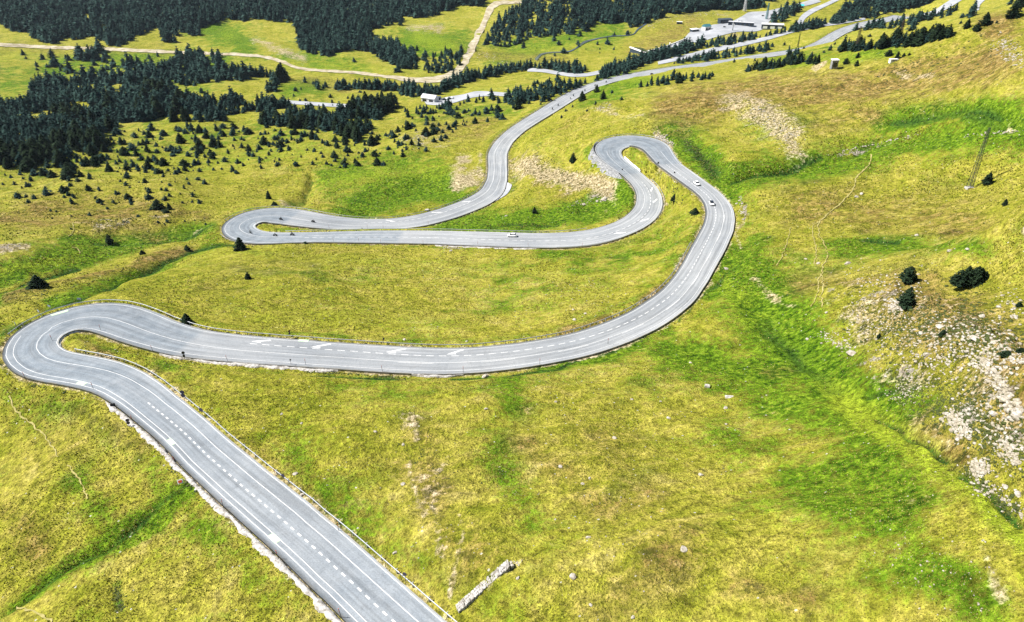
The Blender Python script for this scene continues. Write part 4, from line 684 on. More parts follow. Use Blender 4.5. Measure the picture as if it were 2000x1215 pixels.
def sheet_between(name, Lw, Rw, mat, lift=0.1, nx=7, edge=0.0, seed=1, parent=None):
    n = len(Lw); f = np.linspace(0, 1, nx)
    X = Lw[:, None, 0] * (1 - f) + Rw[:, None, 0] * f; Y = Lw[:, None, 1] * (1 - f) + Rw[:, None, 1] * f
    if edge:
        j = fbm(X.ravel(), Y.ravel(), edge * 4, 2, seed).reshape(X.shape) * edge
        j2 = fbm(X.ravel(), Y.ravel(), edge * 4, 2, seed + 9).reshape(X.shape) * edge
        X = X + j; Y = Y + j2
    D = np.hypot(X, Y)
    Z = zg(X, Y) + lift + 0.00045 * D
    ii = np.arange(n * nx).reshape(n, nx)
    F = np.stack([ii[:-1, :-1].ravel(), ii[:-1, 1:].ravel(), ii[1:, 1:].ravel(), ii[1:, :-1].ravel()], 1)
    V = np.stack([X.ravel(), Y.ravel(), Z.ravel()], 1)
    nz = np.cross(V[F[0, 1]] - V[F[0, 0]], V[F[0, 3]] - V[F[0, 0]])[2]
    if nz < 0: F = F[:, ::-1]
    return mesh_np(name, V, F, mat, parent=parent, smooth=True)

def strip_sheet(name, poly, hw, mat, lift=0.1, nx=5, edge=0.0, seed=1, n=None):
    """poly: surveyed centre line; hw: half thickness as surveyed (number or list)"""
    h = np.array(hw, float) if isinstance(hw, (list, tuple)) else np.full(len(poly), float(hw))
    P = smooth_px(np.c_[np.array(poly, float), h], n)
    d = np.gradient(P[:, :2], axis=0); d /= np.linalg.norm(d, axis=1)[:, None] + 1e-9
    nn = np.stack([d[:, 1], -d[:, 0]], 1)
    a = P[:, :2] + nn * P[:, 2:3]; b = P[:, :2] - nn * P[:, 2:3]
    return sheet_between(name, spot(a[:, 0], a[:, 1]), spot(b[:, 0], b[:, 1]), mat, lift, nx, edge, seed)

def quad_sheet(name, up, lo, mat, lift=0.1, n=40, nx=9):
    a = smooth_px(up, n); b = smooth_px(lo, n)
    return sheet_between(name, spot(a[:, 0], a[:, 1]), spot(b[:, 0], b[:, 1]), mat, lift, nx)

def st(o, label=None): return tag(o, label, None, None, "structure")
st(strip_sheet("road", [(1030,137),(1060,138.5),(1090,143.5),(1120,147.5),(1150,146),(1185,138)], 3.4, M['far_asphalt']), "pale valley road between pine belts")
st(strip_sheet("road", [(1285,124),(1320,116),(1350,109),(1385,100),(1450,86.5),(1500,75),(1550,61),(1600,51),(1650,44),(1690,37)], [3,4,4.5,4.5,4,3.5,3,3,2.5,2], M['far_asphalt'], n=60), "pale lower road above the car park")
st(strip_sheet("road", [(545,199),(600,202.5),(650,206),(700,208),(760,208)], 3.4, M['far_asphalt'], n=40), "pale valley road behind the dark wood")
st(quad_sheet("road", [(826,191),(850,194),(880,189),(905,185),(930,179),(965,180),(1000,183)], [(834,205),(858,206),(885,202),(915,193),(940,189),(970,188),(1000,190)], M['far_asphalt']), "pale lay-by with a curving road in the valley")
st(quad_sheet("pavement", [(1335,77),(1350,62),(1388,50),(1425,44),(1450,32),(1462,25),(1495,22.5),(1520,17),(1560,7),(1592,-2)], [(1337,86),(1372,81),(1402,72),(1440,63),(1485,60),(1505,40),(1522,26),(1542,17),(1575,12),(1604,4)], M['far_asphalt'], n=60, nx=15), "large pale grey car park of the valley station")
st(strip_sheet("road", [(1268,104),(1300,94),(1342,81)], [2,3,4], M['far_asphalt']), "pale ramp leading into the car park")
st(strip_sheet("road", [(1560,50),(1568,35),(1586,22),(1606,13),(1640,-3)], [5.5,5,4.5,3.5,3], M['far_asphalt']), "pale road climbing away beyond the car park")
st(strip_sheet("road", [(1795,31),(1825,25),(1852,10),(1878,-6)], [2.5,4.5,6,6], M['far_asphalt']), "pale far road at the top right")
st(strip_sheet("road", [(1907,20),(1909,8),(1922,-6)], [5,5.5,6], M['far_asphalt']), "second pale far road at the top right")
st(strip_sheet("road", [(1098,183),(1120,160),(1145,156)], [1.5,2.2,2.5], M['far_asphalt'], n=16), "pale short access road among small pines") if False else None
st(strip_sheet("path", [(-40,86),(0,88),(100,93),(200,96),(300,101),(400,105),(500,109.5),(540,117),(570,129),(600,136),(700,143),(760,151),(820,157),(868,153),(893,141),(906,125),(920,97),(935,66),(950,36),(958,16),(972,7),(1000,5),(1045,3)],
   [3,3,3,3,3,2.6,2.6,2.8,3,2.6,2.6,3.2,5,7,7,7,7,6,6,6,4.5,3,2.4], M['gravel'], edge=2.5, n=150), "cream gravel track crossing the far meadows")
st(strip_sheet("path", [(18,775),(30,800),(62,830),(88,852),(105,880),(112,893)], 1.5, M['path'], edge=0.25, n=60), "thin trodden path in the left meadow")
st(strip_sheet("path", [(133,908),(150,930),(163,955),(172,975)], 1.6, M['path'], edge=0.25, n=40), "short trodden path in the left meadow")
st(strip_sheet("path", [(35,1188),(60,1192),(80,1202),(100,1216)], 2.2, M['path'], edge=0.25, n=30), "pale path at the lower left corner")
st(strip_sheet("path", [(1702,302),(1697,322),(1672,348),(1666,370),(1640,400),(1612,422),(1598,440),(1601,460),(1611,480),(1616,498),(1610,515),(1604,530),(1608,550),(1604,580),(1605,600)], 1.0, M['path'], edge=0.4, n=110), "narrow trodden path down the right meadow")
st(strip_sheet("path", [(1597,434),(1588,442),(1587,460),(1593,485),(1592,520)], 0.8, M['path'], edge=0.35, n=60), "second narrow path beside the first")
st(strip_sheet("path", [(1545,445),(1538,470),(1528,500),(1517,520)], 0.7, M['path'], edge=0.3, n=40), "faint path on the right meadow")
st(strip_sheet("path", [(1604,535),(1598,550),(1595,580),(1582,600)], 0.9, M['path'], edge=0.3, n=40), "faint lower branch of the path")
st(strip_sheet("path", [(1180,700),(1330,600),(1395,480)], 0.3, M['path'], edge=0.3, n=40)) if False else None
st(strip_sheet("path", [(140,484),(152,486),(156,496)], 0.8, M['path'], edge=0.3, n=20), "short bend of a trodden path by the stream")
st(strip_sheet("path", [(142,435),(143,452),(134,462)], 0.8, M['path'], edge=0.3, n=20), "eroded runnel on the left slope")
for poly, w in (([(1046,118),(1056,108),(1070,104),(1112,101),(1128,93),(1140,84),(1155,79),(1190,72),(1236,68),(1246,58),(1262,47)], [3,2,1,1,1.2,2.2,1.3,.8,.8,1.4,1]),):
    st(strip_sheet("stream", poly, w, M['water'], lift=0.25, n=80), "thin dark stream winding over the far meadow")
if False: st(strip_sheet("stream", [(0,541),(70,521),(150,503),(240,480),(330,463),(420,446)], .8, M['water'], lift=0.12, edge=0.4, n=80), "thread of a stream in the left valley")

# gravel pull-off bulging from the carriageway
a = smooth_px([(1000,362),(996,372),(990,380),(978,388),(962,397)], 20); b = smooth_px([(990,357),(988,365),(982,374),(970,384),(955,397)], 20)
st(sheet_between("pavement", spot(a[:, 0], a[:, 1]), spot(b[:, 0], b[:, 1]), M['far_asphalt'], 0.16, 5), "grey pull-off bulging from the lower road bend")
a = smooth_px([(38,630),(12,660),(0,690),(6,712),(26,732)], 20); b = smooth_px([(40,641),(16,662),(6,688),(10,708),(30,729)], 20)

# ---------------------------------------------------------------- walls beside the road
def wall_run(name, label, s0, s1, off0, off1, side, top, depth, mat, jag=0.25, step=0.8, seed=3, cat="wall"):
    """a rough stone kerb wall following the road; off0/off1 metres out from the pavement edge"""
    n = int((s1 - s0) / step); s = np.linspace(s0, s1, n); c, nn, h = road_at(s)
    sg = 1 if side == 'L' else -1
    o0 = off0 + 0 * s; o1 = off1 * (1 + jag * fbm(s, s * 0 + seed, 3.0, 4, seed, 0.65))
    end = np.clip(np.minimum(s - s0, s1 - s) / 4, 0.15, 1); o1 = o0 + (o1 - o0) * end
    tz = top + 0.16 * fbm(s, s * 0 + 5, 2.0, 4, seed + 3, 0.7)
    rows = []
    for o, dz in ((o0, -depth), (o0, tz), ((o0 + o1) / 2, tz + 0.06), (o1, tz - 0.05), (o1 + 0.15, -depth - 0.5)):
        rows.append(np.stack([c[:, 0] + nn[:, 0] * sg * (h + o), c[:, 1] + nn[:, 1] * sg * (h + o), c[:, 2] + dz + 0 * s], 1))
    V = np.stack(rows, 1); k = V.shape[1]; ii = np.arange(n * k).reshape(n, k)
    F = np.stack([ii[:-1, :-1].ravel(), ii[:-1, 1:].ravel(), ii[1:, 1:].ravel(), ii[1:, :-1].ravel()], 1)
    if sg < 0: F = F[:, ::-1]
    return tag(mesh_np(name, V.reshape(-1, 3), F[:, ::-1] if sg > 0 else F[:, ::-1], mat), label, cat)
W0 = chain(232, 800, 0, H1)
wall_run("retaining_wall", "crumbling pale stone kerb wall along the left edge of the nearest road", 0, W0, 0.30, 1.25, 'L', 0.06, 0.8, M['concrete'], 0.32, step=0.35)
wall_run("retaining_wall", "narrow pale stone kerb under the near side of the three-lane bend", S_J1 - 3, S_J1 + 42, 0.25, 1.1, 'R', 0.05, 0.6, M['concrete'], 0.6, seed=8)
wall_run("retaining_wall", "pale stone kerb at the lowest point of the long bend", chain(815, 732, H1, H2), chain(915, 731, H1, H2), 0.2, 0.9, 'R', 0.05, 0.6, M['concrete'], 0.6, seed=12)
wall_run("retaining_wall", "rough white stone footing below the middle straight", chain(1060, 484, H2, H3), chain(855, 480, H2, H3), 0.3, 2.3, 'L', -0.2, 1.2, M['concrete'], 0.6, seed=15)
# white lip of the first hairpin's inner gutter
def wall_px(name, label, poly, w, h, mat, cat):
    q = smooth_px(poly, 40); P = spot(q[:, 0], q[:, 1]); d = np.gradient(P[:, :2], axis=0); d /= np.linalg.norm(d, axis=1)[:, None]; nn = np.stack([-d[:, 1], d[:, 0]], 1)
    V = np.stack([np.c_[P[:, :2] + nn * o, P[:, 2] + z] for o, z in ((-w / 2, -.4), (-w / 2, h), (w / 2, h), (w / 2, -.4))], 1); ii = np.arange(160).reshape(40, 4)
    F = np.stack([ii[:-1, :-1].ravel(), ii[1:, :-1].ravel(), ii[1:, 1:].ravel(), ii[:-1, 1:].ravel()], 1)
    return tag(mesh_np(name, V, F, mat), label, cat)
wall_px("kerb", "white rimmed concrete gutter lip inside the nearest hairpin", [(119,678),(117,670),(121,662),(132,654),(150,648.5),(172,647),(188,649),(203,656),(224,665)], .32, .25, M['walllight'], "kerb")
wall_run("kerb", "low white wall on the inside of the upper hairpin", chain(1209, 300, H2, H2 + 150), chain(1240, 326, H2, H2 + 200), 0.5, 1.2, 'L', 0.55, 0.5, M['white'], 0.05, seed=20, cat="kerb")
# masonry apron below the upper hairpin
sA, sB = chain(1185, 278, H2 - 40, H2 + 60), chain(1216, 338, H2, H2 + 200)
n = 44; s = np.linspace(sA, sB, n); tp = road_pt(s, np.full(n, 1.03)); tp[:, 2] += 0.1
bt_px = smooth_px([(1170, 282), (1156, 293), (1149, 306), (1150, 318), (1160, 330), (1178, 340), (1198, 347), (1216, 350)], n)
bt = spot(bt_px[:, 0], bt_px[:, 1]); bt[:, 2] -= 0.4
f = np.linspace(0, 1, 14)[None, :, None]
V = tp[:, None] * (1 - f) + bt[:, None] * f
nz = fbm(V[..., 0].ravel(), V[..., 1].ravel() + V[..., 2].ravel(), 2.2, 3, 77).reshape(V.shape[:2])
V[..., 2] += (0.28 * nz + 0.5) * np.sin(np.linspace(0, np.pi, 14))[None] + 0.4
ii = np.arange(n * 14).reshape(n, 14)
F = np.stack([ii[:-1, :-1].ravel(), ii[:-1, 1:].ravel(), ii[1:, 1:].ravel(), ii[1:, :-1].ravel()], 1)
tag(mesh_np("retaining_wall", V.reshape(-1, 3), F[:, ::-1], M['wallstone'], smooth=True), "grey stone block embankment holding up the upper hairpin", "wall")

# ---------------------------------------------------------------- guardrails: thing > beam, post (near ones) or joined posts (far)
def guardrail(label, s0, s1, side, off=0.55, near=True, gap=3.4):
    root = empty("guardrail")
    sg = 1 if side == 'L' else -1
    n = max(4, int((s1 - s0) / 1.3)); s = np.linspace(s0, s1, n); c, nn, h = road_at(s)
    base = c.copy(); base[:, :2] += nn * (sg * (h + off))[:, None]
    root.location = base[0]
    p0 = base[0].copy()
    prof_ = [(-.04, .50), (.03, .54), (-.02, .60), (.03, .66), (-.04, .71), (-.10, .71), (-.10, .50)]
    V = np.stack([np.stack([base[:, 0] - nn[:, 0] * sg * d, base[:, 1] - nn[:, 1] * sg * d, base[:, 2] + z], 1) for d, z in prof_], 1) - p0
    k = len(prof_); ii = np.arange(n * k).reshape(n, k)
    F = np.concatenate([np.stack([ii[:-1, q], ii[:-1, (q + 1) % k], ii[1:, (q + 1) % k], ii[1:, q]], 1) for q in range(k)])
    if sg < 0: F = F[:, ::-1]
    mesh_np("beam", V, F, M['steel'], parent=root)
    ps = np.arange(s0 + 0.5, s1, gap); c, nn, h = road_at(ps)
    pb = c.copy(); pb[:, :2] += nn * (sg * (h + off + 0.18))[:, None]
    if near:
        for q in range(len(ps)):
            a = math.atan2(nn[q, 1], nn[q, 0])
            o = bpy.data.objects.new("post", POST); link(o, root); o.location = pb[q] - p0; o.rotation_euler = (0, 0, a)
    else:
        bm = bmesh.new()
        for q in range(len(ps)):
            bm_box(bm, Vector(pb[q] - p0) + Vector((0, 0, .1)), (.14, .14, 1.1), math.atan2(nn[q, 1], nn[q, 0]))
        o = mesh_bm("post_row", bm, M['steel'], root)
    return tag(root, label, "guardrail", "steel guardrails along the mountain road")
bm = bmesh.new(); bm_box(bm, (0, 0, .1), (.16, .10, 1.2)); bm_box(bm, (-.10, 0, .6), (.16, .12, .22))
_p = mesh_bm("post", bm, M['steel']); POST = _p.data; bpy.data.objects.remove(_p)
guardrail("galvanised guardrail along the right edge of the nearest straight into the first hairpin", 0, chain(112, 690, 150, 420), 'R', gap=4.0)
guardrail("long galvanised guardrail round the outside of the near hairpin and long bend", chain(40, 636, H1, H1 + 80), chain(900, 682, H1, H2), 'L', gap=3.2)
guardrail("guardrail on the inside of the big right-hand bend", chain(905, 682, H1, H2), chain(1362, 465, H1, H2), 'L', gap=3.2)
guardrail("guardrail on the rim above the grey stone embankment", H2 - 18, chain(1225, 350, H2, H3), 'R', gap=4)
guardrail("guardrail outside the upper S-bend above the gully", chain(1262, 345, H2, H3), chain(1090, 485, H2, H3), 'L', gap=4)
guardrail("straight guardrail between the two parallel roads in the middle", chain(1150, 452, H2, H3), H3 - 35, 'R', gap=4)
guardrail("guardrail round the back of the third hairpin", H3 + 4, chain(790, 424, H3, E_), 'L', gap=4)
guardrail("guardrail on the left of the road leaving for the valley", chain(800, 424, H3, E_), chain(1000, 255, H3, E_), 'L', gap=5)
guardrail("distant guardrail on the valley side of the far road", chain(1005, 250, H3, E_), chain(1330, 134, H3, E_), 'L', gap=7)
guardrail("guardrail on the right of the far road above the pull-off", chain(985, 345, H3, E_), chain(1060, 222, H3, E_), 'R', gap=6)
guardrail("short guardrail stub at the nose of the third hairpin", H3 - 24, H3 - 9, 'L', 1.2, gap=3)

# ---------------------------------------------------------------- rocks
def stone_mesh(seed, sub=2):
    r = np.random.default_rng(seed)
    bm = bmesh.new(); bmesh.ops.create_icosphere(bm, subdivisions=sub, radius=0.5)
    pl = r.normal(size=(9, 3)); pl /= np.linalg.norm(pl, axis=1)[:, None]; dd = r.uniform(.27, .43, 9)
    for v in bm.verts:
        p = np.array(v.co)
        for q, d in zip(pl, dd):
            e = p @ q - d
            if e > 0: p = p - q * e * 0.93
        v.co = p * (1 + r.uniform(-.05, .05))
    for v in bm.verts: v.co.z = v.co.z * 0.75 + 0.12
    return bm
STONES = []
for k in range(6):
    o = mesh_bm("boulder", stone_mesh(k + 1), M['stone']); STONES.append(o.data); bpy.data.objects.remove(o)
def boulder(px, py, w, label, group=None, sc=(1, .8, .7)):
    p = spot(px, py)[0]; d = np.linalg.norm(p - np.array([0, 0, CAMZ])); m = w * d / FPX * 1.25
    o = bpy.data.objects.new("boulder", STONES[rng.integers(6)]); link(o)
    o.location = (p[0], p[1], p[2] - 0.05 * m); o.scale = (m * sc[0], m * sc[1], m * sc[2]); o.rotation_euler = (rng.uniform(-.15, .15), rng.uniform(-.15, .15), rng.uniform(0, 6.28))
    return tag(o, label, "boulder", group)
for px, py, w, lab in (
    (947, 736, 14, "grey white boulder just below the lowest edge of the long bend"),
    (949, 799, 7, "pale boulder alone in the meadow below the long bend"),
    (1095, 912, 9, "rounded white boulder beside the green strip of flowers"),
    (1370, 928, 10, "white boulder in the open meadow right of centre"),
    (1335, 1074, 14, "largest white boulder in the lower right meadow"),
    (1119, 1127, 14, "flat white boulder to the right of the ruined wall"),
    (1149, 1050, 9, "small pointed white stone between two larger boulders"),
    (1138, 945, 8, "pale stone of a small cluster below the long bend"),
    (1152, 935, 7, "cream stone at the right of a small cluster"),
    (550, 809, 6, "white stone nearest the guardrail in the middle wedge"),
    (589, 827, 6, "small stone in the meadow inside the nearest bend"),
    (733, 843, 7, "upright pale stone beside the bare earth scar"),
    (788, 868, 7, "pale stone at the top of the bare earth scar"),
    (577, 926, 9, "white rock close to the guardrail of the nearest straight"),
    (590, 967, 9, "flat pale rock near the guardrail of the nearest straight"),
    (771, 1080, 8, "white rock at the foot of the green patch near the road"),
    (787, 946, 9, "cream rock on the eroded slope in the foreground"),
    (1012, 1129, 8, "white stone right beside the end of the ruined wall"),
    (1154, 1182, 7, "cracked pale stone near the bottom edge of the meadow"),
    (1236, 1206, 8, "pale stone at the very bottom of the meadow"),
    (1085, 1015, 5, "little white stone above the flat boulder"),
    (1663, 692, 18, "broad white slab at the left foot of the rocky hill"),
    (1677, 760, 0, ""),
    (1577, 663, 7, "lone white stone on the green slope left of the rocky hill"),
    (1614, 611, 7, "white stone at the top of the green gully"),
    (1800, 652, 11, "rounded pale boulder high on the rocky hill"),
    (1811, 693, 12, "squared pale boulder in the middle of the rocky hill"),
    (1837, 640, 14, "tall white boulder near the dark shrub on the rocky hill"),
    (1905, 663, 16, "jagged white block near the right of the rocky hill"),
    (1918, 618, 11, "white boulder on the brown upper slope of the rocky hill"),
    (1840, 820, 11, "white boulder at the left end of the rubble patch"),
    (1943, 810, 15, "long white slab lying across the right of the rocky hill"),
    (1985, 817, 18, "huge pale slab at the right edge of the rocky hill"),
    (1963, 780, 17, "leaning white slab above the huge pale one"),
    (1965, 952, 11, "white boulder on the dark green bank in the lower right"),
    (1930, 964, 7, "small round stone below the white rubble heap"),
    (1990, 967, 14, "pale boulder at the right edge below the rubble"),
    (1349, 709, 6, "small white stone below the right end of the bend"),
    (1306, 817, 8, "white rock left of the two pale slabs"),
    (1290, 784, 5, "pale pebble left of the concrete block"),
    (1234, 780, 6, "pale stone between the bend and the meadow"),
    (1200, 856, 9, "elongated white rock in the open meadow"),
    (1085, 785, 6, "pale stone below the middle of the bend"),
    (1122, 625, 9, "white rock near the kerb inside the big bend"),
    (1143, 613, 6, "small white rock inside the big bend"),
    (1120, 605, 5, "tiny white rock inside the big bend"),
    (790, 664, 7, "white stone just above the long guardrail"),
    (912, 667, 6, "white stone above the right part of the long guardrail"),
    (881, 490, 6, "bright stone below the middle straight"),
    (834, 411, 9, "brown boulder beside the road leaving the third hairpin"),
    (988, 422, 6, "white stone on the lush slope between the roads"),
    (1180, 389, 14, "pale outcrop on the lush slope below the upper hairpin"),
    (1140, 400, 8, "white rock at the left of the pale outcrop"),
    (1672, 385, 8, "flat pale stone beside the right hand path"),
    (1683, 379, 7, "pale stone of the pair beside the path"),
    (1854, 491, 9, "round white boulder on the right meadow"),
    (1890, 487, 8, "flat white boulder right of the round one"),
    (1791, 460, 7, "small white boulder above the round one"),
    (1599, 515, 8, "white stone beside the fork of the path"),
    (1574, 506, 6, "white stone left of the fork of the path"),
    (1655, 515, 12, "pale rock at the top left of the rocky hill"),
    (1417, 797, 9, "white stone close above the pale road slab"),
    (1417, 525, 0, ""), (1418, 797, 0, ""),
    (1418, 829, 5, "crumb of white stone below the road slab"),
    (1418, 526, 10, "pale rock on the outer verge of the big bend"),
    (1417, 388, 0, ""), (1439, 398, 6, "white stone on the verge beside the two white cars"),
    (1375, 398, 6, "pale stone inside the kerb beside the white car")):
    if w: boulder(px, py, w, lab)
# two pale concrete slabs in the meadow
for (px, py, sx, sy, sz, rz, lab) in ((1425, 776, 1.9, 1.2, .14, -.12, "flat pale pink concrete slab set in the green meadow"), (1381, 756, 1.15, .9, .55, -.3, "squat pale concrete block with a dark shaded front")):
    p = spot(px, py)[0]; bm = bmesh.new(); bm_box(bm, (0, 0, sz / 2 - .05), (sx, sy, sz), bevel=.05); bm_box(bm, (.02, 0, sz - .03), (sx * .9, sy * .9, .06))
    o = mesh_bm("concrete_slab", bm, M['concrete']); o.location = p; o.rotation_euler = (0, 0, rz); tag(o, lab, "slab")
# ruined wall: rows of fitted stones on a rubble core
a, b = spot(894, 1190)[0], spot(995, 1108)[0]
L_ = float(np.hypot(*(b - a)[:2])); ang = math.atan2(b[1] - a[1], b[0] - a[0])
root = empty("ruined_wall", a, ang); tag(root, "broken pale stone wall lying in the lower meadow", "wall")
bm = bmesh.new(); n = 46
for k in range(n):
    t0 = k / n; z0 = (b[2] - a[2]) * t0
    hgt = 0.35 + 0.75 * t0 + rng.uniform(-.06, .06)
    for sy in (-.42, .0, .42):
        bm_box(bm, (t0 * L_ + rng.uniform(-.05, .05), sy + rng.uniform(-.04, .04), z0 + hgt / 2 - .3), (L_ / n * rng.uniform(.9, 1.15), rng.uniform(.38, .5), hgt + .6 + rng.uniform(-.07, .07)), rng.uniform(-.07, .07), rng.uniform(-.04, .04), rng.uniform(-.04, .04), 0.03)
mesh_bm("masonry", bm, M['concrete'], root)
bm = bmesh.new()
for k in range(2):
    bm_box(bm, (L_ + .3, -.3 + .5 * k, float(zg(b[0], b[1])) - a[2] + .3), (.5, .45, .9), .3 * k, bevel=.06)
mesh_bm("end_stone", bm, M['stone'], root)

def rand_in_strip(poly, reach, n):
    P = np.array(poly, float)
    if len(P) == 1: c = np.repeat(P, n, 0)
    else:
        s = np.r_[0, np.cumsum(np.hypot(*np.diff(P, axis=0).T))]; t = rng.uniform(0, s[-1], n)
        c = np.stack([np.interp(t, s, P[:, 0]), np.interp(t, s, P[:, 1])], 1)
    return c + rng.normal(size=(n, 2)) * reach * np.array([.55, .42])
ico = bmesh.new(); bmesh.ops.create_icosphere(ico, subdivisions=1, radius=.5); ico.verts.ensure_lookup_table()
IV = np.array([v.co[:] for v in ico.verts]); IF = np.array([[v.index for v in f.verts] for f in ico.faces]); ico.free()
def lump_mass(name, label, pts, sizes, mat, squash=.6, jitter=.28, cat=None, sink=.45):
    n = len(pts); k = len(IV)
    V = IV[None] * (1 + rng.uniform(-jitter, jitter, (n, k, 1)))
    sc = sizes[:, None, None] * np.stack([rng.uniform(.7, 1.3, n), rng.uniform(.6, 1.1, n), rng.uniform(.7, 1.2, n) * squash], 1)[:, None]
    V = V * sc; a = rng.uniform(0, 6.28, n); ca, sa = np.cos(a)[:, None], np.sin(a)[:, None]
    V = np.stack([V[..., 0] * ca - V[..., 1] * sa, V[..., 0] * sa + V[..., 1] * ca, V[..., 2]], -1) + pts[:, None]
    V[..., 2] += (sizes * squash * (.5 - sink))[:, None] * .5
    F = (IF[None] + (np.arange(n) * k)[:, None, None]).reshape(-1, 3)
    return tag(mesh_np(name, V.reshape(-1, 3), F, mat), label, cat, None, "stuff")
sp, ss = [], []
for poly, reach, n, lo, hi in (([(1858, 812), (1885, 848)], 16, 330, .3, 1.0), ([(1912, 914)], 17, 230, .25, .8), ([(1905, 700), (1945, 735), (1965, 775)], 17, 260, .3, 1.2), ([(1985, 800)], 20, 60, .4, 1.4), ([(1745, 600), (1760, 590)], 18, 120, .4, 1.3), ([(1612, 655), (1660, 680)], 16, 110, .25, .8), ([(1890, 925), (1960, 970), (1990, 1000)], 26, 120, .2, .7),
        ([(1960, 860), (1985, 900)], 18, 110, .3, 1.0), ([(1820, 640), (1985, 700)], 60, 800, .15, 1.0), ([(1670, 610), (1850, 720)], 65, 800, .15, .8), ([(1880, 770), (1990, 900)], 60, 420, .15, .8), ([(1650, 540), (1800, 565)], 30, 160, .25, .9), ([(1740, 780), (1800, 740)], 30, 160, .2, .6), ([(1960, 570), (1990, 620)], 25, 60, .3, 1.0),
        ([(860, 482), (915, 484)], 3, 60, .3, .9), ([(1310, 345), (1372, 388)], 5, 80, .4, 1.3), ([(1446, 385), (1450, 420)], 5, 40, .4, 1.4), ([(1285, 265), (1312, 282)], 9, 140, .5, 1.8), ([(1165, 215), (1190, 205)], 9, 40, .5, 1.6), ([(1470, 215), (1540, 250), (1545, 290)], 24, 200, .4, 1.6), ([(1610, 305), (1750, 272), (1800, 262)], 3, 60, .5, 1.5), ([(1885, 266), (1990, 256)], 4, 60, .4, 1.2), ([(1950, 80), (1995, 120)], 25, 200, .4, 1.6), ([(1110, 402), (1190, 388)], 6, 40, .5, 1.6),
        ([(935, 100), (1000, 130)], 14, 60, 1.0, 2.6), ([(1265, 52), (1320, 35), (1400, 22)], 10, 110, 1.0, 2.8), ([(810, 285), (830, 265)], 14, 60, .5, 1.6), ([(190, 445), (260, 433)], 6, 40, .4, 1.2),
        ([(340, 915), (500, 1060), (640, 1190)], 6, 90, .15, .5), ([(1060, 780), (1300, 850)], 60, 60, .15, .4), ([(980, 900), (1010, 1000)], 30, 130, .07, .17), ([(1100, 900), (1300, 1100)], 120, 120, .1, .35), ([(1700, 1050), (1900, 1150)], 100, 140, .1, .35), ([(650, 850), (900, 1100)], 90, 130, .1, .3), ([(1100, 560), (1200, 600)], 50, 80, .2, .6), ([(1550, 450), (1900, 500)], 60, 60, .2, .6), ([(990, 1105), (1020, 1095)], 8, 16, .15, .5)):
    q = rand_in_strip(poly, reach, n); q = q[(q[:, 1] > 2) & (q[:, 1] < 1215) & (q[:, 0] > 0) & (q[:, 0] < 2000)]
    P = spot(q[:, 0], q[:, 1]); sz = lo + (hi - lo) * rng.uniform(0, 1, len(P)) ** 2.2
    dd, _, _, _ = road_dist(P[:, 0], P[:, 1]); m = dd > 1.0
    sp.append(P[m]); ss.append(sz[m])
lump_mass("loose_stones", "scattered loose pale stones and rubble in the turf", np.concatenate(sp), np.concatenate(ss), M['stone'])
# dwarf juniper and heather cushions
sp, ss = [], []
M['shrub'] = patchy("heath_leaves", [(0.3, (0.020, 0.034, 0.008)), (0.7, (0.075, 0.085, 0.018))], 1.5)
for poly, reach, n, lo, hi in (([(1690, 640), (1850, 640), (1980, 700)], 75, 1500, .15, .6), ([(1780, 760), (1900, 800), (1990, 900)], 60, 1100, .15, .55), ([(1690, 640), (1850, 620), (1980, 680)], 60, 620, .3, 1.1), ([(1830, 780), (1980, 860)], 60, 420, .3, .9), ([(1740, 730), (1780, 770)], 30, 120, .3, .8), ([(1340, 275), (1390, 330)], 14, 160, .6, 1.8), ([(1060, 315), (1130, 350)], 26, 90, .4, 1.3), ([(1700, 160), (1960, 90)], 40, 260, .5, 1.6), ([(1470, 230), (1540, 270)], 26, 90, .5, 1.5), ([(600, 727), (700, 731), (790, 741)], 3, 150, .3, .8), ([(340, 910), (400, 965), (420, 990)], 10, 160, .3, .9), ([(10, 700), (60, 750), (200, 770)], 6, 120, .3, .9), ([(1000, 735), (1270, 660)], 4, 120, .3, .7), ([(40, 580), (140, 560), (250, 520)], 14, 120, .3, 1.0), ([(1890, 920), (1985, 1000)], 18, 120, .25, .7), ([(230, 1150), (235, 1195)], 12, 80, .25, .6), ([(1300, 330), (1330, 400)], 10, 80, .4, 1.2), ([(800, 850), (860, 930)], 50, 60, .2, .5), ([(200, 430), (350, 420)], 30, 120, .4, 1.1), ([(620, 370), (880, 370)], 50, 90, .5, 1.4), ([(900, 440), (1100, 440)], 8, 90, .5, 1.2), ([(1460, 640), (1600, 720)], 60, 80, .2, .6), ([(300, 700), (420, 730)], 20, 60, .2, .5)):
    q = rand_in_strip(poly, reach, n); q = q[(q[:, 1] > 2) & (q[:, 1] < 1215) & (q[:, 0] > 0) & (q[:, 0] < 2000)]
    P = spot(q[:, 0], q[:, 1]); dd, _, _, _ = road_dist(P[:, 0], P[:, 1]); m = dd > 1.2
    sp.append(P[m]); ss.append((lo + (hi - lo) * rng.uniform(0, 1, len(P)) ** 1.8)[m])
lump_mass("low_shrubs", "low dark heather and juniper cushions", np.concatenate(sp), np.concatenate(ss), M['shrub'], .5, .35)

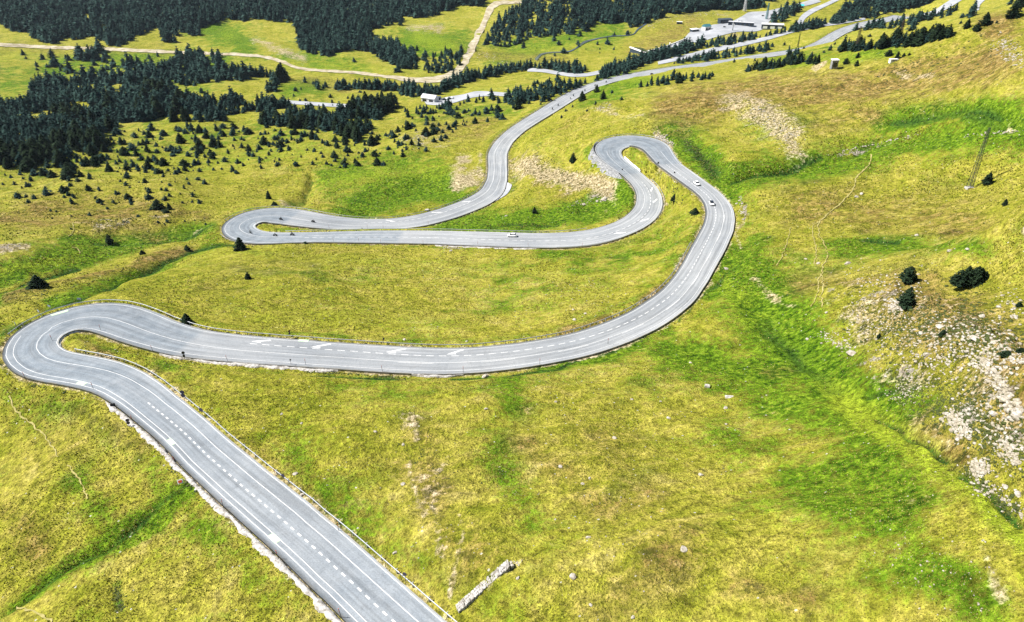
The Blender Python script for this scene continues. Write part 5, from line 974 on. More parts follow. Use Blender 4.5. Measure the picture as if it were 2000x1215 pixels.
# ---------------------------------------------------------------- pines
def pine_arrays(seed, nleaf, rmax=.30, bushy=0.0):
    """crown of unit height: ragged tiers of small drooping sprays round a dark core. Returns V, F(tri), tint"""
    r = np.random.default_rng(seed)
    tiers = int(5 + nleaf / 60); V, F, T = [], [], []
    n = 7; zc = np.array([.10, .34, .66, .90]); rc = rmax * np.array([.45, .62, .34, .05])
    aa = np.linspace(0, 2 * np.pi, n, endpoint=False)
    core = np.concatenate([np.stack([np.cos(aa) * q * r.uniform(.8, 1.2, n), np.sin(aa) * q * r.uniform(.8, 1.2, n), np.full(n, z)], 1) for q, z in zip(rc, zc)])
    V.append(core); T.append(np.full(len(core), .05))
    for q in range(3):
        for k in range(n):
            a, b = q * n + k, q * n + (k + 1) % n
            F += [(a, b, b + n), (a, b + n, a + n)]
    base = len(core)
    lean = r.normal(size=2) * .03
    lob = r.uniform(0, 6.28, 3); la_ = r.uniform(.05, .22, 3)
    t = r.uniform(0, 1, nleaf) ** 1.25
    t = np.round(t * tiers) / tiers + r.normal(size=nleaf) * .022
    t = np.clip(t, 0.0, 1.0)
    ph = r.uniform(0, 2 * np.pi, nleaf)
    env = rmax * ((1 - t) ** (.75 - .3 * bushy)) * (0.55 + .45 * np.minimum(t / .12, 1))
    env *= 1 + sum(A * np.cos((k + 1) * ph + L0) for k, (A, L0) in enumerate(zip(la_, lob)))
    env *= r.uniform(.62, 1.12, nleaf)
    z = .05 + t * .93; sz = (.085 + .11 * (1 - t)) * r.uniform(.7, 1.25, nleaf) * (260 / max(nleaf, 60)) ** .33
    cx = np.cos(ph) * env + lean[0] * z; cy = np.sin(ph) * env + lean[1] * z
    out = np.stack([np.cos(ph), np.sin(ph)], 1); tan = np.stack([-np.sin(ph), np.cos(ph)], 1)
    droop = r.uniform(-.55, .25, nleaf)
    p = np.stack([cx, cy, z], 1)
    o3 = np.c_[out * .8, droop]; t3 = np.c_[tan, r.normal(size=nleaf) * .25]
    A_ = p - t3 * sz[:, None] * .62 - o3 * sz[:, None] * .45; B_ = p + t3 * sz[:, None] * .62 - o3 * sz[:, None] * .45
    C_ = p + o3 * sz[:, None] * .9 + np.c_[np.zeros((nleaf, 2)), r.uniform(-.02, .04, nleaf)]
    V.append(np.stack([A_, B_, C_], 1).reshape(-1, 3))
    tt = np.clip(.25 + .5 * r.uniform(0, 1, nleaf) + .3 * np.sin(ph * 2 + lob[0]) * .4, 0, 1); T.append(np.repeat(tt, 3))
    F += [(base + 3 * k, base + 3 * k + 1, base + 3 * k + 2) for k in range(nleaf)]
    # leader
    b2 = base + 3 * nleaf
    V.append(np.array([[-.02, -.012, .9], [.02, -.012, .9], [0, .022, .9], [lean[0], lean[1], 1.03]])); T.append(np.full(4, .4)); F += [(b2, b2 + 1, b2 + 3), (b2 + 1, b2 + 2, b2 + 3), (b2 + 2, b2, b2 + 3)]
    return np.concatenate(V), np.array(F), np.concatenate(T)
def add_tint(me, T):
    a = me.attributes.new("tint", 'FLOAT', 'POINT'); a.data.foreach_set("value", T.astype(np.float32))
CROWN = []
for k in range(7):
    v, f_, t_t = pine_arrays(100 + k, 360, .32 + .035 * (k % 4), .5 * (k % 3))
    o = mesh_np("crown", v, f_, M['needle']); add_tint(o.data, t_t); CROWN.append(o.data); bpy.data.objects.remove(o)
SOLO = []
for k in range(7):
    v, f_, t_t = pine_arrays(200 + k, 150, .32 + .035 * (k % 4), .35 * (k % 4))
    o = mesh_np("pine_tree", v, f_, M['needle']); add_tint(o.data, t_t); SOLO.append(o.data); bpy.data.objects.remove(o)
bm = bmesh.new(); bm_cyl(bm, (0, 0, -.08), (0, 0, .55), .035, .014, 7)
for k in range(5):
    a = k * 1.3; bm_cyl(bm, (0, 0, .1 + .07 * k), (.13 * math.cos(a), .13 * math.sin(a), .13 + .07 * k), .010, .004, 5)
_o = mesh_bm("trunk", bm, M['bark']); TRUNK = _o.data; bpy.data.objects.remove(_o)

def at_dist(p): return float(np.linalg.norm(np.asarray(p) - np.array([0, 0, CAMZ])))
n_ind = 0
def pine(p, h, label, group=None, wide=1.0, parts=True, cat="pine tree", name="pine_tree"):
    global n_ind
    n_ind += 1
    k = int(rng.integers(7)); rz = rng.uniform(0, 6.28)
    if parts:
        root = empty(name, (p[0], p[1], p[2] - .05 * h), rz)
        root.scale = (h * wide, h * wide, h)
        for nm, me in (("trunk", TRUNK), ("crown", CROWN[k])):
            o = bpy.data.objects.new(nm, me); link(o, root)
    else:
        root = bpy.data.objects.new(name, SOLO[k]); link(root)
        root.location = (p[0], p[1], p[2] - .06 * h); root.rotation_euler = (0, 0, rz); root.scale = (h * wide, h * wide, h)
    return tag(root, label, cat, group)

# single trees one can point at: base, height as surveyed, width ratio
SINGLES = [
 (471, 489, 24, 1.15, "tall dark pine standing at the outer edge of the third hairpin"),
 (485, 545, 13, 1.1, "small pine alone in the meadow between the two near roads"),
 (75, 560, 20, 1.5, "broad dark pine alone on the left ridge above the nearest hairpin"),
 (365, 628, 16, 1.6, "squat dark pine beside the guardrail of the long bend"),
 (214, 475, 15, 1.0, "leaning little pine beside the left stream"),
 (279, 497, 8, 1.5, "round dark shrub pine on the left ridge"),
 (366, 489, 10, 1.2, "tiny two-stemmed pine above the green gully"),
 (308, 408, 16, 1.5, "bushy pine with a skirt on the left slope"),
 (331, 409, 12, 1.0, "slim pine right of the bushy skirted one"),
 (1119, 317, 17, 1.0, "dark egg-shaped pine on the slope left of the upper hairpin"),
 (1044, 416, 12, .9, "slim dark pine on the lush slope between the roads"),
 (1137, 197, 17, 1.1, "pine at the roadside where the distant motorcycles pass"),
 (1166, 180, 13, 1.0, "roadside pine a little beyond the motorcycles"),
 (1178, 194, 16, .8, "double-topped pine on the bright green verge"),
 (1316, 392, 12, 1.3, "dark bush pine between the two arms of the upper bend"),
 (1357, 418, 12, 1.4, "small dark bush inside the bend beside the white cars"),
 (1773, 549, 26, 1.25, "dark pine at the left top of the rocky hill"),
 (1769, 597, 33, 1.0, "dark pine growing beside the white rock face"),
 (1928, 359, 18, 1.2, "dark pine standing right of the lattice pylon"),
 (1962, 402, 11, 1.1, "tiny pine on the right meadow below the pylon"),
 (1993, 690, 10, 1.4, "dark shrub at the right edge of the rocky hill"),
 (1965, 696, 10, 2.2, "low spreading dark shrub on the rocky hill"),
 (1990, 600, 10, 1.3, "little dark shrub on the brown upper slope"),
 (1840, 656, 11, 1.4, "green juniper between white boulders on the rocky hill"),
 (1716, 660, 9, 1.0, "small dark bush in the stones left of the rocky hill"),
 (1888, 55, 13, 1.3, "dark pine at the right end of the crest belt"),
 (1908, 60, 11, 1.5, "twin bushy pine on the upper right slope"),
 (1925, 47, 16, 1.3, "leafy pine group leaning on the upper right slope"),
 (1978, 34, 20, 1.2, "dark pine on the stony upper right corner"),
 (1990, 16, 20, 1.2, "dark pine at the extreme upper right corner"),
 (525, 389, 15, .9, "upright dark pine on the brown hump above the third hairpin"),
 (536, 402, 8, 1.6, "dark bush at the foot of the brown hump above the third hairpin"),
 (1652, 125, 9, 1.4, "bushy pine right of the stone hut"),
 (1673, 129, 9, 1.0, "small pine on the slope right of the stone hut"),
 (1675, 113, 8, 1.1, "lone pine above the stone hut on the bright slope"),
 (1735, 109, 9, 1.7, "low pine clump left of the white box"),
 (1752, 115, 11, 1.0, "pine right behind the white box"),
 (1765, 110, 5, 1.6, "flat pine bush right of the white box"),
 (1776, 108, 4, 1.8, "flattest pine bush on the slope right of the white box"),
 (596, 476, 3.5, 3.5, "low dark bush on the verge below the third hairpin"),
]
for px, py, h, w, lab in SINGLES:
    p = spot(px, py)[0]; H_ = h * at_dist(p) / FPX / .88
    pine(p, H_, lab, None, w, True, "pine tree" if "pine" in lab else "shrub", "pine_tree" if "pine" in lab else "dark_shrub")
# the spreading many-stemmed pine on the rocky hill
p0 = spot(1893, 556)[0]; sc = at_dist(p0) / FPX
root = empty("pine_tree", p0); tag(root, "widest dark many-stemmed pine above the rocky hill", "pine tree")
for dx, dy, hh, ww in ((-17, -1, 24, 1.2), (-6, 2, 30, 1.1), (6, 0, 31, 1.1), (16, 1, 27, 1.1), (23, 2, 21, 1.2), (0, 5, 20, 1.5), (-22, 3, 15, 1.3)):
    o = bpy.data.objects.new("crown", CROWN[int(rng.integers(7))]); link(o, root); o.location = (dx * sc, dy * sc, -.06 * hh * sc); h = hh * sc / .86; o.scale = (h * ww, h * ww, h); o.rotation_euler = (0, 0, rng.uniform(0, 6))
for dx in (-10, 4, 14):
    o = bpy.data.objects.new("trunk", TRUNK); link(o, root); o.location = (dx * sc, 0, 0); o.scale = (3.5, 3.5, 3.2)

# scattered and massed pines
def poly_fill(poly, gap, gy=None, keep=1.0):
    P = np.array(poly, float); x0, y0 = P.min(0); x1, y1 = P.max(0); gy = gy or gap * .62
    nx, ny = int((x1 - x0) / gap) + 1, int((y1 - y0) / gy) + 1
    X, Y = np.meshgrid(x0 + gap * np.arange(nx), y0 + gy * np.arange(ny)); X = X + (np.arange(ny) % 2)[:, None] * gap / 2
    q = np.stack([X.ravel(), Y.ravel()], 1) + rng.normal(size=(X.size, 2)) * np.array([gap, gy]) * .33
    ins = np.zeros(len(q), bool); j = len(P) - 1
    for i in range(len(P)):
        c = ((P[i, 1] > q[:, 1]) != (P[j, 1] > q[:, 1])) & (q[:, 0] < (P[j, 0] - P[i, 0]) * (q[:, 1] - P[i, 1]) / (P[j, 1] - P[i, 1] + 1e-12) + P[i, 0]); ins ^= c; j = i
    q = q[ins]
    return q[rng.uniform(size=len(q)) < keep]
FOREST = []     # px, py, h(px), region
def wood(region, poly, gap, hpx, keep=1.0, gy=None, var=.3):
    q = poly_fill(poly, gap, gy, keep)
    for a, b in q: FOREST.append((a, b, hpx * rng.uniform(1 - var, 1 + var), region))
wood('far', [(-30,48),(0,47),(30,64),(60,62),(70,80),(105,86),(130,72),(150,80),(180,72),(200,82),(215,90),(240,92),(262,75),(290,62),(310,52),(318,82),(342,83),(352,62),(375,70),(392,68),(398,50),(420,46),(440,36),(482,42),(490,36),(580,46),(583,95),(620,108),(642,110),(660,103),(700,98),(722,103),(760,125),(790,137),(815,135),(812,112),(770,90),(730,75),(720,58),(760,52),(792,50),(780,32),(830,36),(858,29),(900,11),(945,12),(955,-40),(-30,-60)], 6.2, 14, gy=3.6)
wood('far', [(822,116),(870,102),(905,105),(902,130),(870,145),(826,143)], 8, 13, .75)
wood('far', [(945,85),(958,62),(985,32),(1015,12),(1025,-40),(1130,-40),(1130,20),(1150,60),(1130,66),(1060,73),(1040,72),(1000,92),(950,92)], 7.5, 13, .8, gy=4.2)
wood('far', [(1130,-40),(1500,-40),(1492,16),(1440,20),(1380,20),(1300,32),(1265,47),(1232,55),(1222,42),(1190,48),(1168,42),(1150,58),(1130,20)], 6.5, 13, .95, gy=3.8)
wood('far', [(1505,48),(1540,38),(1556,30),(1560,18),(1535,17),(1515,27),(1500,40)], 7, 12, .9)
wood('far', [(1618,50),(1640,24),(1668,6),(1690,-20),(1870,-30),(1810,10),(1700,35),(1660,43)], 6.5, 13, 1, gy=3.8)
wood('far', [(1440,20),(1560,-5),(1500,-30)], 8, 12, .5)
wood('far', [(560,60),(585,50),(600,70),(570,85)], 12, 12, .5)
wood('far', [(745,70),(840,110),(800,125),(755,105)], 13, 12, .5)
wood('mid', [(0,210),(62,196),(72,160),(100,150),(160,138),(225,132),(300,126),(345,124),(428,113),(438,140),(510,150),(560,150),(565,168),(530,184),(480,180),(400,180),(340,192),(420,200),(520,197),(560,208),(620,216),(700,212),(740,197),(772,180),(792,186),(780,203),(760,218),(735,238),(712,268),(698,278),(650,258),(560,250),(470,237),(340,238),(260,243),(200,262),(205,288),(180,302),(130,288),(60,288),(0,302)], 7.6, 17, .93, gy=4.6)
wood('mid', [(140,118),(165,102),(205,100),(222,122),(180,122)], 7.5, 15, .9)
wood('mid', [(345,118),(350,112),(428,110),(430,125)], 7, 15, .8)
wood('mid', [(-20,300),(200,290),(205,325),(120,330),(-20,325)], 13, 20, .5)
wood('mid', [(590,160),(640,168),(625,178),(588,172)], 8, 13, .7)
wood('belt', [(655,170),(720,168),(800,170),(850,178),(870,166),(930,146),(1000,130),(1060,131),(1130,132),(1145,142),(1130,146),(1060,134),(1000,142),(960,152),(900,168),(850,188),(800,190),(750,176),(655,176)], 7, 15, 1, gy=4)
wood('belt', [(1170,152),(1182,134),(1230,122),(1300,103),(1370,88),(1378,92),(1330,110),(1262,128),(1220,146),(1190,158)], 6.5, 15, 1, gy=4)
wood('belt', [(1375,90),(1450,76),(1520,64),(1600,46),(1620,50),(1560,62),(1500,72),(1440,86),(1380,96)], 6, 10, .9, gy=3.5)
wood('belt', [(1300,124),(1360,116),(1420,104),(1500,97),(1500,102),(1440,110),(1380,120),(1320,128)], 7, 11, .8, gy=4)
wood('belt', [(780,215),(850,210),(905,200),(960,188),(1010,185),(1050,180),(1085,170),(1095,178),(1050,195),(1000,205),(960,200),(900,212),(850,222),(790,232)], 9, 14, .7, gy=6)
wood('belt', [(1000,180),(1040,172),(1090,160),(1130,166),(1180,150),(1190,154),(1130,176),(1050,205),(1000,218)], 9, 13, .75, gy=5)
wood('crest', [(1640,104),(1700,98),(1722,97),(1720,90),(1640,92)], 6.5, 15, 1, gy=4)
wood('crest', [(1712,98),(1800,88),(1862,72),(1858,66),(1760,78),(1712,88)], 7, 17, 1, gy=5)
wood('crest', [(1650,66),(1680,60),(1750,56),(1800,48),(1870,30),(1870,20),(1800,38),(1740,46),(1690,50),(1650,55)], 8, 13, .75, gy=5)
wood('crest', [(1500,110),(1560,109),(1566,102),(1520,102)], 7, 12, 1, gy=4)
wood('crest', [(1458,142),(1510,139),(1540,130),(1600,125),(1605,120),(1545,118),(1500,132),(1460,134)], 7.5, 14, .9, gy=5)
wood('crest', [(1236,174),(1272,171),(1330,162),(1400,154),(1402,149),(1330,152),(1262,166)], 8, 12, .85, gy=5)
wood('crest', [(1880,40),(1990,5),(1990,-10),(1880,20)], 14, 12, .4)
wood('crest', [(1265,153),(1350,143),(1350,147),(1265,158)], 12, 12, .55)
wood('crest', [(1430,120),(1480,113),(1500,118),(1440,128)], 13, 8, .5)
wood('slope', [(0,300),(210,285),(215,345),(150,350),(0,345)], 19, 15, .55, gy=12, var=.45)
wood('slope', [(200,262),(470,240),(600,255),(560,290),(430,300),(410,340),(250,350),(210,320)], 21, 13, .52, gy=12, var=.5)
wood('slope', [(560,255),(700,280),(800,240),(830,260),(800,310),(740,330),(640,320),(600,295)], 21, 13, .5, gy=11, var=.5)
wood('slope', [(820,215),(880,222),(990,212),(985,235),(900,255),(830,270)], 20, 13, .5, gy=10, var=.5)
wood('slope', [(90,360),(420,350),(330,420),(60,400)], 44, 9, .38, gy=22, var=.5)
wood('slope', [(240,140),(330,150),(420,185),(300,185)], 22, 12, .35)
wood('slope', [(1000,150),(1100,155),(1090,165),(1000,175)], 20, 9, .5)
wood('slope', [(1000,60),(1150,70),(1130,90),(1010,100)], 24, 11, .4)
wood('slope', [(20,100),(140,110),(140,140),(30,140)], 26, 11, .4)
wood('slope', [(480,60),(580,100),(560,120),(480,90)], 40, 12, .4)
wood('slope', [(660,110),(790,140),(770,150),(680,125)], 18, 10, .5)
wood('slope', [(1400,100),(1600,80),(1580,95),(1420,115)], 26, 7, .5)
wood('slope', [(1150,150),(1230,150),(1200,190),(1130,195)], 40, 8, .5)
wood('bush', [(0,262),(210,285),(420,345),(400,400),(60,400),(0,380)], 15, 6, .42, gy=9, var=.55)
wood('bush', [(210,250),(600,250),(790,262),(830,250),(800,310),(740,330),(560,330),(420,345),(230,340)], 14, 6.5, .42, gy=8, var=.55)
wood('bush', [(800,215),(990,205),(985,235),(900,262),(830,300),(760,300)], 13, 6.5, .5, gy=8, var=.5)
wood('bush', [(40,105),(420,110),(420,125),(60,160)], 15, 7, .35, gy=8, var=.5)
wood('bush', [(590,160),(760,180),(700,215),(560,195)], 15, 7, .3, gy=8, var=.5)
wood('bush', [(1000,95),(1150,70),(1240,60),(1200,100),(1020,130)], 18, 6, .3, gy=9, var=.5)
wood('bush', [(1380,110),(1640,70),(1900,30),(1950,45),(1740,100),(1560,120)], 16, 6, .35, gy=8, var=.5)
wood('bush', [(1000,215),(1180,165),(1300,160),(1240,185),(1080,250)], 24, 5, .3, gy=12, var=.5)
wood('bush', [(60,400),(420,385),(420,440),(100,450)], 26, 4, .4, gy=13, var=.5)
FA = np.array([(f[0], f[1], f[2]) for f in FOREST]); FG = np.array([f[3] for f in FOREST])
FP = spot(FA[:, 0], FA[:, 1]); FD = np.linalg.norm(FP - np.array([0, 0, CAMZ]), axis=1)
dd, _, _, _ = road_dist(FP[:, 0], FP[:, 1])
X, Y = FA[:, 0], FA[:, 1]
gapn = fbm(FP[:, 0], FP[:, 1], 26, 3, 91); ok = (dd > 2.0) & ((gapn > np.where(FG == 'mid', np.where(FA[:, 1] < 205, -.30, -.60), -.75)) | (FG == 'slope') | (FG == 'crest') | (FG == 'bush') | (FG == 'belt'))
ok &= ~((FG == 'mid') & (fbm(FP[:, 0], FP[:, 1], 60, 2, 93) < -.50))
FA[:, 2] *= 1 + .28 * fbm(FP[:, 0], FP[:, 1], 40, 2, 95) + rng.normal(size=len(FA)) * .10
FH = FA[:, 2] * FD / FPX / .92
order = np.argsort(-np.where(ok & (FG != 'far') & (Y > 2), FA[:, 2] / 1.0 * np.where(FG == 'slope', 1.6, 1) * np.where(FG == 'crest', 1.25, 1) * np.clip(700 / FD, .3, 1.6), 0))
ind = set(order[:max(0, 296 - n_ind)].tolist())
ORD = "first second third fourth fifth sixth seventh eighth ninth tenth eleventh twelfth".split()
def where_is(i):
    """the clump a pine belongs to, told by things one can find beside it"""
    x, y, h = FA[i]; g = FG[i]
    lr = lambda a, b: "left" if x < a else "right" if x > b else "middle"
    if g == 'crest':
        if x < 1420: return "in the thin row below the far road"
        if x < 1620 and y > 112: return "in the belt left of the hut"
        if x < 1620: return "in the clump before the far bend"
        if x > 1875: return "in the stony upper right corner"
        return ("in the belt right of the hut, %s part" if y > 78 else "in the upper crest belt, %s part") % lr(1690, 1790)
    if g == 'belt': return ("in the belt beside the gravel track" if x < 960 and y < 192 else "in the clumps below the valley lay-by" if x < 1060 else "in the belt along the far road") + ", %s part" % lr(820 if x < 960 else 990, 900 if x < 960 else 1120)
    if g == 'mid': return "at the near fringe of the dark left wood"
    if y > 345: return "thinly strewn on the yellow slope, %s part" % lr(170, 300)
    if x > 815 and y > 200: return "on the rise below the valley lay-by"
    if x > 560 and y > 230: return "above the lush hollow, %s part" % lr(650, 740)
    if x < 215 and y > 250: return "under the wood's left corner, %s row" % ("upper" if y < 315 else "lower")
    if y > 230: return "on the meadow below the wood, %s %s" % ("upper" if y < 285 else "lower", lr(290, 420))
    if x > 1380: return "beside the far road on the right"
    return "on the far valley meadows, %s part" % lr(500, 1000)
clumps = {}
for i in sorted(ind):
    clumps.setdefault((where_is(i), "tall" if FA[i, 2] > 15 else "middling" if FA[i, 2] > 10 else "small"), []).append(i)
for (place, size), mem in clumps.items():
    mem.sort(key=lambda i: FA[i, 0])
    for k, i in enumerate(mem):
        if FG[i] == 'mid': lab = "%s dark pine %s" % (size, place)
        elif len(mem) == 1: lab = "only %s dark pine %s" % (size, place)
        elif k == len(mem) - 1: lab = "rightmost %s dark pine %s" % (size, place)
        elif k < 12: lab = "%s from left of %s pines %s" % (ORD[k], size, place)
        else: lab = "%s dark pine crowded %s" % (size, place)
        pine(FP[i], FH[i] * (.8 if FG[i] == 'slope' else 1), lab, "pines " + place, rng.uniform(1.15, 1.75) if FG[i] == 'slope' else rng.uniform(.85, 1.25), bool(FA[i, 2] > 17))
rest = np.array([i for i in range(len(FA)) if ok[i] and i not in ind])
BPROTO = [pine_arrays(400 + k, 60, .40 + .04 * (k % 3), 1.2) for k in range(4)]
PROTO = [pine_arrays(300 + k, 64, .27 + .03 * (k % 4), .25 * (k % 3)) for k in range(10)]
Vs, Fs_, Ts, mi = [], [], [], []
base = 0
isb = FG[rest] == 'bush'
for k in range(14):
    sel = rest[~isb][k::10] if k < 10 else rest[isb][k - 10::4]
    v, f_, t_t = PROTO[k] if k < 10 else BPROTO[k - 10]; n = len(sel)
    a = rng.uniform(0, 6.28, n); w = rng.uniform(.85, 1.2, n) * FH[sel] * np.where(FG[sel] == 'bush', rng.uniform(.85, 1.35, n), np.where(FG[sel] == 'slope', 1.4, 1.0))
    ca, sa = (np.cos(a) * w)[:, None], (np.sin(a) * w)[:, None]
    V = np.stack([v[None, :, 0] * ca - v[None, :, 1] * sa, v[None, :, 0] * sa + v[None, :, 1] * ca, v[None, :, 2] * FH[sel][:, None]], -1) + FP[sel][:, None]
    V[..., 2] -= .06 * FH[sel][:, None]
    Vs.append(V.reshape(-1, 3)); Fs_.append((f_[None] + (base + np.arange(n) * len(v))[:, None, None]).reshape(-1, 3)); base += n * len(v)
    Ts.append((np.clip(t_t[None] * .8 + rng.uniform(-.1, .35, n)[:, None], 0, 1) * np.clip((FD[sel] - 280) / 650, .12, 1)[:, None]).ravel())  # tint rises with distance from the camera: aerial haze painted into the crowns
forest = mesh_np("pine_forest", np.concatenate(Vs), np.concatenate(Fs_), M['needle_hazed']); add_tint(forest.data, np.concatenate(Ts))
tag(forest, "dark pine forest massed on the valley floor and far mountainside", None, None, "stuff")
print("trees", len(FA), "individual", n_ind)

# ---------------------------------------------------------------- grass tussocks standing proud of the turf (uncountable)
def tussocks(name, label, n, y0, y1, lo, hi, mat, seed):
    r = np.random.default_rng(seed)
    px = r.uniform(-20, 2020, n); py = r.uniform(y0, y1, n)
    P = spot_fast(px, py); D = np.linalg.norm(P - np.array([0, 0, CAMZ]), axis=1)
    dd, _, _, _ = road_dist(P[:, 0], P[:, 1]); m = (dd > .8) & (P[:, 1] > 5) & (fbm(P[:, 0], P[:, 1], 16, 4, 120) + r.normal(size=n) * .35 > -.05); P, D = P[m], D[m]; n = len(P)
    sz = r.uniform(lo, hi, n) * np.clip(D / 150, .5, 2.6)
    a = r.uniform(0, 6.28, n); V = np.zeros((n, 9, 3))
    for k in range(3):
        b = a + k * 2.1 + r.normal(size=n) * .3; c_, s_ = np.cos(b), np.sin(b); w = sz * r.uniform(.5, .9, n); l = sz * r.uniform(.25, .7, n); h = sz * r.uniform(.5, 1.0, n)
        V[:, 3 * k] = np.stack([P[:, 0] - s_ * w * .5, P[:, 1] + c_ * w * .5, P[:, 2] - .03], 1)
        V[:, 3 * k + 1] = np.stack([P[:, 0] + s_ * w * .5, P[:, 1] - c_ * w * .5, P[:, 2] - .03], 1)
        V[:, 3 * k + 2] = np.stack([P[:, 0] + c_ * l, P[:, 1] + s_ * l, P[:, 2] + h], 1)
    F = np.arange(n * 9).reshape(-1, 3)
    o = mesh_np(name, V.reshape(-1, 3), F, mat); add_tint(o.data, np.repeat(np.clip(r.normal(.5, .28, n), 0, 1), 9))
    return tag(o, label, None, None, "stuff")
def spot_fast(px, py):
    d = rays(px, py); hr = np.hypot(d[:, 0], d[:, 1]); az = np.arctan2(d[:, 0], d[:, 1]); sl = d[:, 2] / hr
    fj = (az - AZ[0]) / (AZ[-1] - AZ[0]) * (NA - 1); j = np.clip(np.round(fj).astype(int), 0, NA - 1)
    out = np.zeros((len(d), 3))
    TN = (GZ - CAMZ) / RR[:, None]; TM = np.maximum.accumulate(TN, 0)
    for q in np.unique(j):
        k = np.where(j == q)[0]; i = np.clip(np.searchsorted(TM[:, q], sl[k]), 1, NR - 1)
        a0, a1 = TN[i - 1, q], TN[i, q]; f = np.clip((sl[k] - a0) / (a1 - a0 + 1e-9), 0, 1)
        r = RR[i - 1] + f * (RR[i] - RR[i - 1]); out[k, 0] = r * np.sin(az[k]); out[k, 1] = r * np.cos(az[k])
    out[:, 2] = zg(out[:, 0], out[:, 1]); return out
def tuft_material(name, stops):
    t = NT(name); a = t.attr("tint").outputs["Fac"]; t.b.inputs["Specular IOR Level"].default_value = 0.05
    return t.col(t.ramp(a, stops), 0.95)
M['tuft'] = tuft_material("tussock_blades", [(0.0, (0.045, 0.070, 0.008)), (0.35, (0.120, 0.150, 0.010)), (0.6, (0.26, 0.245, 0.034)), (0.85, (0.37, 0.325, 0.085)), (1.0, (0.46, 0.41, 0.16))])
tussocks("grass", "tussocky grass standing out of the near pasture", 150000, 560, 1260, .10, .29, M['tuft'], 5)
tussocks("grass", "tussocky grass on the middle slopes", 90000, 190, 560, .11, .29, M['tuft'], 6)

# ---------------------------------------------------------------- vehicles
def loft(bm, secs):
    """secs: list of rings (same count) -> quads, capped"""
    rings = [[bm.verts.new(p) for p in r] for r in secs]
    n = len(rings[0])
    for a, b in zip(rings[:-1], rings[1:]):
        for k in range(n): bm.faces.new((a[k], a[(k + 1) % n], b[(k + 1) % n], b[k]))
    bm.faces.new(rings[0][::-1]); bm.faces.new(rings[-1])
    bmesh.ops.recalc_face_normals(bm, faces=bm.faces)

def car_proto(paint, darkroof=False):
    root = empty("parked_car")
    def ring(x, w, z0, z1, tum=.9): return [(x, -w, z0), (x, w, z0), (x, w * 1.02, (z0 + z1) * .55), (x, w * tum, z1), (x, -w * tum, z1), (x, -w * 1.02, (z0 + z1) * .55)]
    bm = bmesh.new()
    loft(bm, [ring(-2.15, .70, .42, .82), ring(-2.05, .84, .30, .98), ring(-1.2, .89, .25, 1.02), ring(0, .90, .24, .98), ring(.9, .89, .25, .95), ring(1.75, .85, .28, .84), ring(2.12, .70, .36, .66)])
    mesh_bm("body", bm, paint, root, True)
    bm = bmesh.new()
    loft(bm, [[(-1.75, -.72, 1.0), (-1.75, .72, 1.0), (-1.35, .60, 1.38), (-1.35, -.60, 1.38)], [(.2, -.80, .97), (.2, .80, .97), (-.1, .62, 1.44), (-.1, -.62, 1.44)], [(1.0, -.74, .93), (1.0, .74, .93), (.3, .60, 1.40), (.3, -.60, 1.40)]])
    mesh_bm("window", bm, M['glass'], root)
    bm = bmesh.new(); bm_box(bm, (-.5, 0, 1.44), (1.5, 1.22, .06), bevel=.02)
    mesh_bm("roof", bm, M['glass'] if darkroof else paint, root)
    for x in (-1.3, 1.35):
        for y in (-.78, .78):
            bm = bmesh.new(); bm_cyl(bm, (x, y - .11, .32), (x, y + .11, .32), .32, seg=16)
            w = mesh_bm("wheel", bm, M['rubber'], root)
            bm = bmesh.new(); bm_cyl(bm, (x, y - .12, .32), (x, y + .12, .32), .19, seg=12); mesh_bm("rim", bm, M['steel'], w)
    for y in (-.58, .58):
        bm = bmesh.new(); bm_box(bm, (2.03, y, .62), (.14, .30, .12)); mesh_bm("headlight", bm, M['lamp'], root)
        bm = bmesh.new(); bm_box(bm, (-2.11, y, .78), (.08, .28, .12)); mesh_bm("tail_light", bm, M['tail'], root)
        bm = bmesh.new(); bm_box(bm, (.72, y * 1.72, 1.0), (.16, .16, .12)); mesh_bm("mirror", bm, paint, root)
    bm = bmesh.new(); bm_box(bm, (2.10, 0, .45), (.06, 1.1, .18)); bm_box(bm, (-2.15, 0, .5), (.05, .9, .14)); mesh_bm("bumper", bm, M['glass'], root)
    return root
def on_road(px, py, lo, hi, fr=None):
    p = spot(px, py)[0]
    d = np.hypot(RC[:, 0] - p[0], RC[:, 1] - p[1]); d[(RS < lo) | (RS > hi)] = 1e9
    s = float(RS[d.argmin()]); c, n, h = road_at(s)
    if fr is None:
        lat = (p[0] - c[0]) * n[0] + (p[1] - c[1]) * n[1]; fr = float(np.clip(.5 - lat / (2 * h), .06, .94))
    q = road_pt(s, fr, .055); c2, _, _ = road_at(s + 2); t = c2 - c
    return q, math.atan2(t[1], t[0]), math.atan2(t[2], math.hypot(t[0], t[1]))
cw = car_proto(M['carwhite']); cg = copy_tree(cw); cb = car_proto(M['cardark']); cw2 = car_proto(M['carwhite'], True)
for o, (px, py, lo, hi, back), lab in ((cw, (1003, 465, B1, B2, 0), "white hatchback driving left on the middle straight"), (cg, (1364, 366, A3 - 200, H2, 1), "white saloon higher up in the big bend, the farther of two"), (cw2, (1389, 402, A3 - 250, H2, 1), "white car with black roof glass following in the big bend"), (cb, (1408, 129, Cc, E_, 0), "dark car far away on the road to the valley")):
    p, a, sl = on_road(px, py, lo, hi); o.location = p; o.rotation_euler = (0, -sl if not back else sl, a + (math.pi if back else 0)); tag(o, lab, "car"); o.name = "car"
